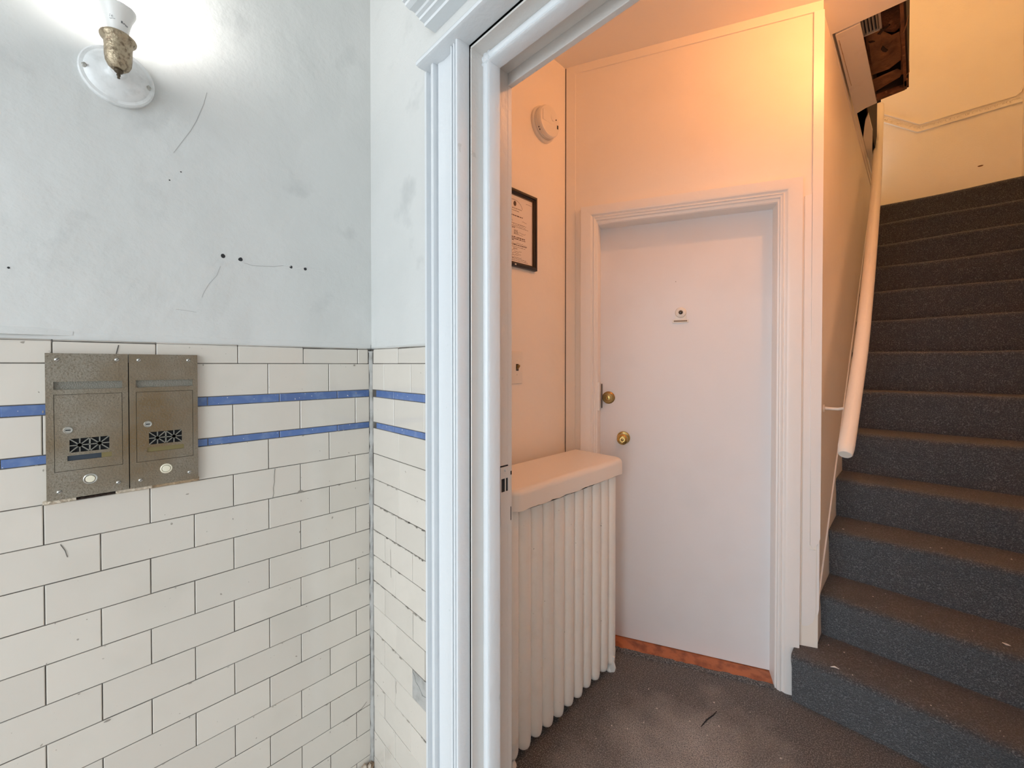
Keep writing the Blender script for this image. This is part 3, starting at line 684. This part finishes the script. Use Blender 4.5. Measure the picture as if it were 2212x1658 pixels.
obj('splinter', B().tube([(1.130, 2.28, 2.803), (1.143, 2.25, 2.80), (1.144, 2.16, 2.806)], [.003, .0015, .0006], 6), M_RUST2, lt)
obj('splinter', B().box(1.124, 1.138, 2.33, 2.385, 2.803, 2.815), M_RUST, lt)
vg = thing('vent_grille', 'small grey louvred vent grille at the ceiling hole', 'vent', (1.03, 1.77, 2.84))
b = B().box(1.055, 1.063, 1.70, 1.852, 2.826, 2.834).box(.998, 1.063, 1.842, 1.852, 2.826, 2.834)
obj('grille_frame', b, M_GRILLE, vg)
obj('grille_back', B().box(.998, 1.057, 1.70, 1.845, 2.8345, 2.838), M_DARK, vg)
for i in range(5):
    obj('slat', B().prism([(1.001+i*.0115, 2.827), (1.006+i*.0115, 2.834), (1.0075+i*.0115, 2.834), (1.0025+i*.0115, 2.827)], 'y', 1.70, 1.843), M_GRILLE, vg)

# ------------------------------------------------------------------ radiator and shelf
ra = thing('radiator', 'cream painted cast iron column radiator under the shelf', 'radiator', (.13, .69, 0))
def section(foot):
    b = B(); hw = .0298; x0, x1 = .045, .255
    def ring(zz, kx, ky):
        pts = []
        n = 20; rr = hw
        for i in range(n):
            a = 2*math.pi*i/n
            cx = (x1-rr*kx*1.0) if math.cos(a) >= 0 else (x0+rr*kx)
            pts.append(b.bm.verts.new((cx+math.cos(a)*rr*kx-(1-kx)*0.012*(1 if math.cos(a) >= 0 else -1), math.sin(a)*rr*ky, zz)))
        return pts
    lv = [(.034, .50, .42), (.0355, .68, .66), (.040, .84, .84), (.048, .95, .95), (.062, 1, 1), (.30, 1, 1), (.60, 1, 1), (.84, 1, 1), (.86, .9, .9), (.872, .6, .55)]
    rings = [ring(*l) for l in lv]
    for a, c in zip(rings, rings[1:]):
        for i in range(20): b.bm.faces.new((a[i], a[(i+1) % 20], c[(i+1) % 20], c[i]))
    b.bm.faces.new(rings[0]); b.bm.faces.new(rings[-1][::-1])
    return b
base = None; SECY = [1.0 - .0615*i - .008 for i in range(11)]
for i, y in enumerate(SECY):
    if base is None:
        b = section(False); bmesh.ops.translate(b.bm, verts=b.bm.verts, vec=(0, y, 0))
        base = obj('section', b, M_RAD, ra, smooth=True, angle=60); base_y = y
    else:
        o = base.copy(); COL.objects.link(o); o.parent = ra; o.location = (rnd.uniform(-.002, .001), y-base_y, rnd.uniform(-.004, .003))
for y in (SECY[0], SECY[-1]):
    for xx in (.232, .070):
        b = B(); m_ = Matrix.Translation((xx, y, 0))
        b.lathe([(0, 0), (.016, 0), (.0185, .006), (.013, .022), (.014, .045), (.024, .075), (.026, .10)], m_, 14)
        obj('foot', b, M_RAD, ra, smooth=True)
obj('flaking_paint', B().prism([(.242, .0), (.262, .012), (.266, .03), (.258, .055), (.262, .075), (.244, .075), (.240, .03)], 'y', SECY[0]-.012, SECY[0]-.005), M_RAD, ra)
sh = thing('radiator_shelf', 'cream painted wooden shelf lying on the radiator', 'shelf', (.15, .69, .875))
def shelf_ring(b, ins, zz, wob=0.0):
    x0, x1, y0, y1, r = .012+ins, .283-ins, .345+ins, 1.031-ins, .036-ins*.6
    pts = [(x0, y0), (x0, y1)]
    pts += [(x1-r+r*math.sin(a_), y1-r+r*math.cos(a_)) for a_ in [math.pi/2*k/7 for k in range(8)]]
    pts += [(x1, y1-r-(y1-y0-2*r)*k/16) for k in range(1, 16)]
    pts += [(x1-r+r*math.cos(a_), y0+r-r*math.sin(a_)) for a_ in [math.pi/2*k/7 for k in range(8)]]
    return [b.bm.verts.new((x, y, zz+(rnd.uniform(-wob, wob*1.4) if x > .2 else 0))) for x, y in pts]
bb = B(); rings = [shelf_ring(bb, 0, .876, .0022), shelf_ring(bb, 0, .890)]
for k in range(8):
    a_ = math.pi/2*k/7; rings.append(shelf_ring(bb, .022*(1-math.cos(a_)), .924+.022*math.sin(a_)))
for p_, q_ in zip(rings, rings[1:]):
    for i in range(len(p_)): bb.bm.faces.new((p_[i], p_[(i+1) % len(p_)], q_[(i+1) % len(p_)], q_[i]))
bb.bm.faces.new(rings[-1]); bb.bm.faces.new(rings[0][::-1])
obj('shelf_board', bb, M_SHELF, sh, smooth=True, angle=35)

# ------------------------------------------------------------------ hall wall fittings
sd = thing('smoke_detector', 'round white smoke detector high on the hall wall', 'smoke detector', (HLX, .855, 2.455))
Mx = lambda y, zz, d=0: Matrix.Translation((HLX+d, y, zz)) @ Matrix.Rotation(R(90), 4, 'Y')
obj('base', B().lathe([(.079, 0), (.079, .010), (.076, .014), (.071, .016)], Mx(.855, 2.455), 48), M_PLASTIC, sd, smooth=True, angle=30)
obj('housing', B().lathe([(.070, .014), (.0700, .022), (.0665, .024), (.0665, .028), (.0700, .030), (.0695, .041), (.066, .046), (.060, .0485), (.030, .0505), (0, .051)], Mx(.855, 2.455), 48), M_PLASTIC, sd, smooth=True, angle=30)
obj('test_button', B().lathe([(.013, .049), (.013, .0522), (.011, .0532), (0, .0532)], Mx(.868, 2.470), 24), M_PLASTIC, sd, smooth=True, angle=30)
obj('battery_cover', B().box(HLX+.049, HLX+.0515, .800, .862, 2.440, 2.486, .001), M_PLASTIC, sd)
obj('indicator', B().lathe([(.003, .049), (.0028, .0515), (0, .052)], Mx(.892, 2.472), 10).box(HLX+.0485, HLX+.0505, .900, .908, 2.436, 2.452), M_DARK, sd)
obj('vent_slot', B().box(HLX+.0235, HLX+.0285, .800, .8025, 2.414, 2.422).box(HLX+.0235, HLX+.0285, .8065, .809, 2.405, 2.413), M_DARK, sd)

pf = thing('framed_certificate', 'framed certificate in a black frame on the hall wall', 'picture frame', (HLX, .69, 1.77))
FY0, FY1, FZ0, FZ1 = .545, .802, 1.772, 2.100
b = B()
FP = [(0, 0), (0, .016), (.004, .019), (.011, .019), (.0145, .013), (.018, .011), (.018, .004), (.018, 0)]
def frame_side(a, c, ia, ic):
    bb = B(); rows = []
    for o, i in ((a, ia), (c, ic)):
        o = Vector(o); i = Vector(i); v = (i-o)
        rows.append([bb.bm.verts.new((HLX+d, (o+v*(w/.018)).x, (o+v*(w/.018)).y)) for w, d in FP])
    for k in range(len(FP)-1): bb.bm.faces.new((rows[0][k], rows[0][k+1], rows[1][k+1], rows[1][k]))
    return bb
w = .018
O4 = [(FY0, FZ0), (FY1, FZ0), (FY1, FZ1), (FY0, FZ1)]; I4 = [(FY0+w, FZ0+w), (FY1-w, FZ0+w), (FY1-w, FZ1-w), (FY0+w, FZ1-w)]
for k in range(4): obj('frame_side', frame_side(O4[k], O4[(k+1) % 4], I4[k], I4[(k+1) % 4]), M_BLACK, pf)
obj('inner_lip', B().box(HLX+.004, HLX+.0075, FY1-w-.004, FY1-w, FZ0+w, FZ1-w).box(HLX+.004, HLX+.0075, FY0+w, FY1-w, FZ1-w-.004, FZ1-w).box(HLX+.004, HLX+.0075, FY0+w, FY1-w, FZ0+w, FZ0+w+.003), M_FRAMEIN, pf)
pa = obj('paper', B().box(HLX+.002, HLX+.004, FY0+w, FY1-w, FZ0+w, FZ1-w), M_PAPER, pf)
b = B()
X = HLX+.0044
def ink(y0, y1, zz, h): b.poly([(X, y0, zz), (X, y1, zz), (X, y1, zz+h), (X, y0, zz+h)])
def words(y0, y1, zz, h, dens=.8):
    y = y0
    while y < y1-.004:
        l = min(rnd.uniform(.004, .014), y1-y); ink(y, y+l, zz+rnd.uniform(-.0003, .0003), h*rnd.uniform(.8, 1.15)); y += l+rnd.uniform(.0012, .003)
def hand(y0, y1, zz, amp):
    y = y0; prev = None
    while y < y1:
        p = (y, zz+rnd.uniform(-amp, amp))
        if prev:
            dz = .0010; b.poly([(X, prev[0], prev[1]-dz), (X, p[0], p[1]-dz), (X, p[0], p[1]+dz*.3), (X, prev[0], prev[1]+dz*.3)])
        prev = p; y += rnd.uniform(.0025, .006)
cy_ = .668
n = 9; b.poly([(X, .670+.0085*math.cos(2*math.pi*k/n)*(1+.15*(k % 2)), 2.043+.012*math.sin(2*math.pi*k/n)*(1-.1*(k % 2))) for k in range(n)])
for k in range(10):
    a0, a1 = R(5+k*17), R(5+(k+1)*17)
    b.poly([(X, .665+.052*math.cos(a0), 2.024+.036*math.sin(a0)), (X, .665+.052*math.cos(a1), 2.024+.036*math.sin(a1)), (X, .665+.0505*math.cos(a1), 2.024+.0345*math.sin(a1)), (X, .665+.0505*math.cos(a0), 2.024+.0345*math.sin(a0))])
words(.617, .713, 2.022, .0022); words(.635, .700, 2.012, .0020); words(.740, .775, 2.058, .0014)
words(.610, .722, 1.990, .0042); hand(.715, .748, 1.973, .005); hand(.60, .66, 1.970, .005)
words(.585, .74, 1.957, .0020); hand(.59, .74, 1.951, .003); words(.585, .755, 1.944, .0016); words(.585, .670, 1.938, .0030)
for k in range(6): words(.664, .690, 1.930-k*.0035, .0018)
hand(.694, .738, 1.922, .003); words(.690, .725, 1.913, .0014)
words(.585, .733, 1.898, .0040); words(.585, .735, 1.891, .0036); words(.585, .668, 1.885, .003)
hand(.585, .750, 1.874, .004); words(.585, .743, 1.866, .0034); words(.585, .740, 1.858, .0016)
words(.660, .685, 1.850, .0026); hand(.60, .712, 1.842, .005); hand(.60, .710, 1.832, .004); hand(.62, .693, 1.823, .003); hand(.62, .712, 1.814, .002)
words(.60, .742, 1.807, .0018); words(.60, .755, 1.800, .0016)
tag(obj('print', b, M_PINK, pf), kind='stuff')
obj('hanging_tab', B().box(HLX+.012, HLX+.0195, .655, .664, FZ0+.004, FZ0+.010), M_PLASTIC, pf)

ls = thing('light_switch', 'cream light switch plate with a brown toggle beside the doorway', 'light switch', (HLX, .680, 1.34))
obj('plate', B().box(HLX, HLX+.007, .646, .715, 1.270, 1.409, .0025), M_PLASTIC, ls, smooth=True)
obj('toggle', B().prism([(HLX+.006, 1.330), (HLX+.020, 1.344), (HLX+.020, 1.351), (HLX+.006, 1.352)], 'y', .6775, .6865), M_BRASSD, ls)
obj('toggle_slot', B().box(HLX+.0068, HLX+.0075, .6745, .6895, 1.325, 1.355), M_BLACK, ls)
for zz in (1.372, 1.308): obj('screw', B().lathe([(.0035, .007), (.003, .0082), (0, .0085)], Mx(.682, zz), 12), M_PLASTIC, ls, smooth=True)

# ------------------------------------------------------------------ mailboxes
def mailbox(y0, name_mat, label, proud, wide_dark):
    y1 = y0+.1150; x1 = proud
    mb = thing('mailbox', label, 'mailbox', (0, (y0+y1)/2, 1.088), group='recessed mailboxes in the tiled wall')
    P = lambda a, c, z0, z1, d0, d1, bev=0: B().box(d0, d1, y0+a, y0+c, z0, z1, bev)
    zt, zb = 1.373, 1.088
    # face plate with openings for slot and door
    sl = (.0105, .1060, 1.3020, 1.3175); dr_ = (.0105, .1060, 1.1420, 1.2925)
    b = B()
    b.box(.0, x1, y0, y1, sl[3], zt).box(0, x1, y0, y1, zb, dr_[2]).box(0, x1, y0, y1, dr_[3], sl[2])
    b.box(0, x1, y0, y0+.0105, dr_[2], dr_[3]).box(0, x1, y0+.1060, y1, dr_[2], dr_[3]).box(0, x1, y0, y0+.0105, sl[2], sl[3]).box(0, x1, y0+.1060, y1, sl[2], sl[3])
    obj('face_plate', b, M_STEEL, mb)
    obj('slot_flap', P(sl[0], sl[1], sl[2], sl[3], x1-.0100, x1-.0060), M_STEELIN, mb)
    # little door: built around the grille and the name slot
    g0, g1, gz0, gz1 = .0305, .0860, 1.1775, 1.2045
    n0, n1, nz0, nz1 = .0275, .0895, 1.1615, 1.1715
    e = .0007; a0, a1, dz0, dz1 = dr_[0]+e, dr_[1]-e, dr_[2]+e, dr_[3]-e; xd = x1-.0004; xb = x1-.005
    b = B()
    b.box(xb, xd, y0+a0, y0+a1, gz1, dz1).box(xb, xd, y0+a0, y0+a1, dz0, nz0).box(xb, xd, y0+a0, y0+a1, nz1, gz0)
    b.box(xb, xd, y0+a0, y0+g0, gz0, gz1).box(xb, xd, y0+g1, y0+a1, gz0, gz1).box(xb, xd, y0+a0, y0+n0, nz0, nz1).box(xb, xd, y0+n1, y0+a1, nz0, nz1)
    door = obj('mailbox_door', b, M_STEEL, mb)
    T = mb.matrix_basis.inverted()
    def sub(name, bb, m_, **k):
        bb.bm.transform(T); return obj(name, bb, m_, door, local=True, **k)
    sub('door_gap', B().box(xb-.001, xb, y0+dr_[0]-.001, y0+dr_[1]+.001, dr_[2]-.001, dr_[3]+.001), M_DARK)
    # grille: two squares of eight radiating bars
    b = B(); half = (g1-g0)/2; zc = (gz0+gz1)/2; hh = (gz1-gz0)/2
    def bar(ya, za, yb, zb_, w=.0019):
        v = Vector((yb-ya, zb_-za)); v.normalize(); nn = Vector((-v.y, v.x))*w/2
        q = [(ya+nn.x, za+nn.y), (yb+nn.x, zb_+nn.y), (yb-nn.x, zb_-nn.y), (ya-nn.x, za-nn.y)]
        b.prism([(u, vv) for u, vv in q], 'x', xd-.0022, xd-.0002)
    for c in (y0+g0+half*.5, y0+g0+half*1.5):
        qh = half*.5
        bar(c-qh, zc, c+qh, zc); bar(c, zc-hh, c, zc+hh); bar(c-qh, zc-hh, c+qh, zc+hh); bar(c-qh, zc+hh, c+qh, zc-hh)
        b.lathe([(.0042, xd-.0022), (.0042, xd-.0002), (0, xd-.0002)], Matrix.Translation((0, c, zc)) @ Matrix.Rotation(R(90), 4, 'Y'), 12)
    bar(y0+g0+half, zc-hh, y0+g0+half, zc+hh, .0024)
    sub('grille', b, M_STEELIN)
    sub('name_card', P(n0+(0 if not wide_dark else 0), n1, nz0, nz1, xb, xd-.0022), name_mat)
    if wide_dark: sub('name_card_end', P(n1-.015, n1, nz0, nz1, xd-.0024, xd-.0014), M_NAME2)
    ly = y0+.0290; lz = 1.2225
    Mk = lambda y, zz, d: Matrix.Translation((d, y, zz)) @ Matrix.Rotation(R(90), 4, 'Y')
    lk = B().lathe([(.0072, 0), (.0072, .002), (.0062, .0034), (.0052, .0034), (.0048, .0026), (0, .0026)], Mk(ly, lz, xd), 24)
    sub('lock', lk, M_SCREW, smooth=True, angle=30)
    sub('keyhole', B().box(xd+.0022, xd+.0030, ly-.0036, ly+.0032, lz-.0011, lz+.0009), M_DARK)
    by = y0+.0585; bz = 1.1215
    obj('bell_ring', B().lathe([(.0105, 0), (.0105, .0022), (.0092, .0034), (.0078, .0030), (.0076, .001)], Mk(by, bz, x1), 28), M_IVORY if not wide_dark else M_SCREW, mb, smooth=True, angle=30)
    bt = obj('bell_button', B().lathe([(.0070, 0), (.0070, .0030), (.0062, .0040), (0, .0044)], Mk(by, bz, x1), 24), M_IVORY, mb, smooth=True, angle=30)
    for sy, sz in ((.0155, 1.3605), (.0985, 1.3610), (.0165, 1.1035), (.0990, 1.1055)):
        sc = B().lathe([(.0040, 0), (.0038, .0014), (.0026, .0026), (0, .0030)], Mk(y0+sy, sz, x1), 16)
        so = obj('screw', sc, M_SCREW, mb, smooth=True)
        a = rnd.uniform(.3, .9); c_, s_ = math.cos(a)*.0036, math.sin(a)*.0036; nn = .0005
        q = [(y0+sy-c_-s_*.12, sz-s_+c_*.12), (y0+sy+c_-s_*.12, sz+s_+c_*.12), (y0+sy+c_+s_*.12, sz+s_-c_*.12), (y0+sy-c_+s_*.12, sz-s_-c_*.12)]
        k = B().prism(q, 'x', x1+.0022, x1+.0032); k.bm.transform(T); obj('screw_slot', k, M_DARK, so, local=True)
    return mb
mailbox(-.6565, M_NAME, 'left bronze mailbox plate with dark name card and worn bell button', .0105, True)
mailbox(-.5400, M_NAME2, 'right bronze mailbox plate with tarnished name strip and clean bell button', .0115, False)
# dark gap between plates and broken plaster strip below
obj('recess_back', B().box(-.004, -.0006, -.657, -.4235, 1.083, 1.372), M_DARK, wl)
b = B(); prev = None
def ledge(ya, yb, zt, mat_, dep):
    b = B(); rows = []; n = 14
    for i in range(n):
        y = ya+(yb-ya)*i/(n-1)
        rows.append([b.bm.verts.new(p) for p in ((-.004, y, zt), (dep+rnd.uniform(-.001, .001), y, zt-.001+rnd.uniform(-.001, .001)), (dep+rnd.uniform(-.001, .001), y, 1.083+rnd.uniform(-.002, .002)), (-.002, y, 1.0795))])
    for a, c in zip(rows, rows[1:]):
        for k in range(3): b.bm.faces.new((a[k], a[k+1], c[k+1], c[k]))
    obj('plaster_edge_strip', b, mat_, wl)
ledge(-.662, -.618, 1.0882, M_WOODGREY, .006)
ledge(-.618, -.562, 1.0855, M_VOIDWOOD, .003)
ledge(-.562, -.505, 1.0885, M_WOODGREY, .006)
ledge(-.505, -.423, 1.0895, M_WOODRAW, .0055)

# ------------------------------------------------------------------ wall sconce
SY, SZ, SX = -.552, 1.950, .088
sc = thing('wall_sconce', 'white round wall lamp base with bronze cup and upturned reflector bulb', 'wall lamp', (0, SY, SZ))
Mw = Matrix.Translation((-.004, SY, SZ)) @ Matrix.Rotation(R(90), 4, 'Y')
obj('canopy', B().lathe([(.0575, 0), (.0585, .004), (.0580, .009), (.0555, .012), (.0500, .0125), (.0470, .0150), (.0420, .0185), (.0330, .0215), (.0220, .0245), (.0150, .029), (.0120, .036), (0, .037)], Mw, 56), M_SCONCE, sc, smooth=True, angle=28)
obj('arm', B().tube([(.025, SY, SZ+.004), (.055, SY, SZ+.002), (.075, SY, SZ-.004), (SX, SY, SZ-.022)], [.011, .0085, .008, .008], 14), M_SCONCE, sc, smooth=True)
for dy in (-.0475, .0475):
    obj('canopy_screw', B().lathe([(.0045, .010), (.0048, .015), (.003, .017), (.0022, .0215), (0, .022)], Mw @ Matrix.Translation((.003, dy, 0)), 12), M_SCREW, sc, smooth=True)
Ms = Matrix.Translation((SX, SY, 0))
obj('socket_cup', B().lathe([(0, 1.921), (.0105, 1.9215), (.0155, 1.926), (.0190, 1.934), (.0202, 1.945), (.0203, 1.962), (.0210, 1.970), (.0228, 1.9735), (.0262, 1.9775), (.0270, 1.9805), (.0262, 1.9830), (.0235, 1.9845), (.0225, 1.9865), (.0195, 1.9870), (.0175, 1.984), (.0160, 1.975)], Ms, 40), M_SOCKET, sc, smooth=True, angle=35)
obj('finial', B().lathe([(0, 1.9045), (.0022, 1.905), (.0020, 1.909), (.0032, 1.9105), (.0028, 1.914), (.0060, 1.9165), (.0072, 1.919), (.0066, 1.9225)], Ms, 18), mat('dark_finial', (.10, .075, .05), .4, .7), sc, smooth=True, angle=30)
bl = obj('bulb', B().lathe([(.0135, 1.975), (.0148, 1.985), (.0158, 1.996), (.0178, 2.009), (.0212, 2.021), (.0250, 2.030), (.0266, 2.0345), (.0264, 2.0385), (.0235, 2.040)], Ms, 40), M_BULB, sc, smooth=True, angle=40)
k = B().lathe([(.0236, 2.0395), (.0215, 2.043), (.015, 2.046), (0, 2.048)], Ms, 32); k.bm.transform(sc.matrix_basis.inverted())
obj('bulb_lens', k, G_BULB, bl, local=True, smooth=True)
# faint printed marks on the bulb housing
b = B()
def on_bulb(ang, zz, r): return (SX+math.cos(ang)*r, SY+math.sin(ang)*r, zz)
def rad_at(zz):
    pr = [(1.996, .0158), (2.009, .0178), (2.021, .0208), (2.030, .0238)]
    for (a, ra_), (c, rc) in zip(pr, pr[1:]):
        if a <= zz <= c: return ra_+(rc-ra_)*(zz-a)/(c-a)
    return pr[0][1]
for a0, a1, z0, z1 in ((.22, .36, 2.0040, 2.0080), (.40, .45, 2.0035, 2.0065), (.48, .56, 2.0045, 2.0065), (.60, .66, 2.0030, 2.0060), (.69, .76, 2.0030, 2.0055), (.79, .86, 2.0030, 2.0055)):
    b.poly([on_bulb(a0, z0, rad_at(z0)+.0003), on_bulb(a1, z0, rad_at(z0)+.0003), on_bulb(a1, z1, rad_at(z1)+.0003), on_bulb(a0, z1, rad_at(z1)+.0003)])
for i in range(12):
    a0 = -.75+rnd.random()*.45; z0 = 2.004+rnd.random()*.008
    b.poly([on_bulb(a0, z0, rad_at(z0)+.0003), on_bulb(a0+.07, z0, rad_at(z0)+.0003), on_bulb(a0+.07, z0+.0009, rad_at(z0+.0009)+.0003), on_bulb(a0, z0+.0009, rad_at(z0+.0009)+.0003)])
b.bm.transform(sc.matrix_basis.inverted()); obj('bulb_print', b, M_INK, bl, local=True)

# ------------------------------------------------------------------ lamps out of frame that light the hall and the stairs
def ceiling_lamp(x, y, zc, gm, label, r=.03):
    t = thing('ceiling_lamp', label, 'lamp', (x, y, zc))
    obj('lampholder', B().lathe([(.055, 0), (.055, -.008), (.04, -.022), (.022, -.03), (.020, -.045)], Matrix.Translation((x, y, zc)), 24), M_PLASTIC, t, smooth=True)
    obj('bulb', B().lathe([(0, -r), (r*.5, -r*.866), (r*.866, -r*.5), (r, 0), (r*.866, r*.5), (r*.6, r*.8), (.014, r*1.2)], Matrix.Translation((x, y, zc-.045-r*1.1)), 20), gm, t, smooth=True)
ceiling_lamp(1.20, 1.05, CZ, G_HALL, 'bare bulb lampholder on the hall ceiling', .027)
ceiling_lamp(1.36, 2.75, 5.10, G_UP, 'bare bulb lampholder on the upstairs ceiling', .04)

# ------------------------------------------------------------------ small debris on the carpet
b = B()
def crumb(x, y, zz, s_):
    b.lathe([(0, 0), (s_, .0002), (s_*.9, s_*.5), (0, s_*.8)], Matrix.Translation((x, y, zz)) @ Matrix.Rotation(rnd.random()*6, 4, 'Z') @ Matrix.Scale(rnd.uniform(.4, .9), 4, (1, 0, 0)), 5)
for i in range(120):
    crumb(rnd.uniform(.3, 1.5), rnd.uniform(.2, 1.32), .0008, rnd.choice([.0012, .0016, .002, .0028, .0034]))
for i in range(46):
    k = rnd.choice([0, 0, 0, 1, 1, 2]); crumb(rnd.uniform(.92, 1.6), YS[k]+rnd.uniform(.02, .2), HT[k]+.0025, rnd.choice([.0014, .002, .0028]))
tag(obj('paint_crumbs', b, M_CRUMB), 'tiny white paint crumbs scattered over the dark carpet', 'debris', kind='stuff')
for pts, lb in (([(.960, 1.365, .203), (.972, 1.372, .206), (.985, 1.373, .204)], 'white paint chip on the lowest carpeted step'), ([(1.40, 1.62, .387), (1.408, 1.612, .389), (1.418, 1.615, .387)], 'white paint chip on the second carpeted step at the right')):
    k = B(); k.tube(pts, [.001, .0032, .001], 6); tag(obj('paint_chip', k, M_CRUMB), lb, 'paint chip')
k = B(); k.tube([(.625, .985, .001), (.630, 1.03, .002), (.640, 1.07, .0018), (.643, 1.10, .001)], [.0012, .0026, .0022, .0008], 6)
obj('carpet_tear', k, M_DARK, fh)
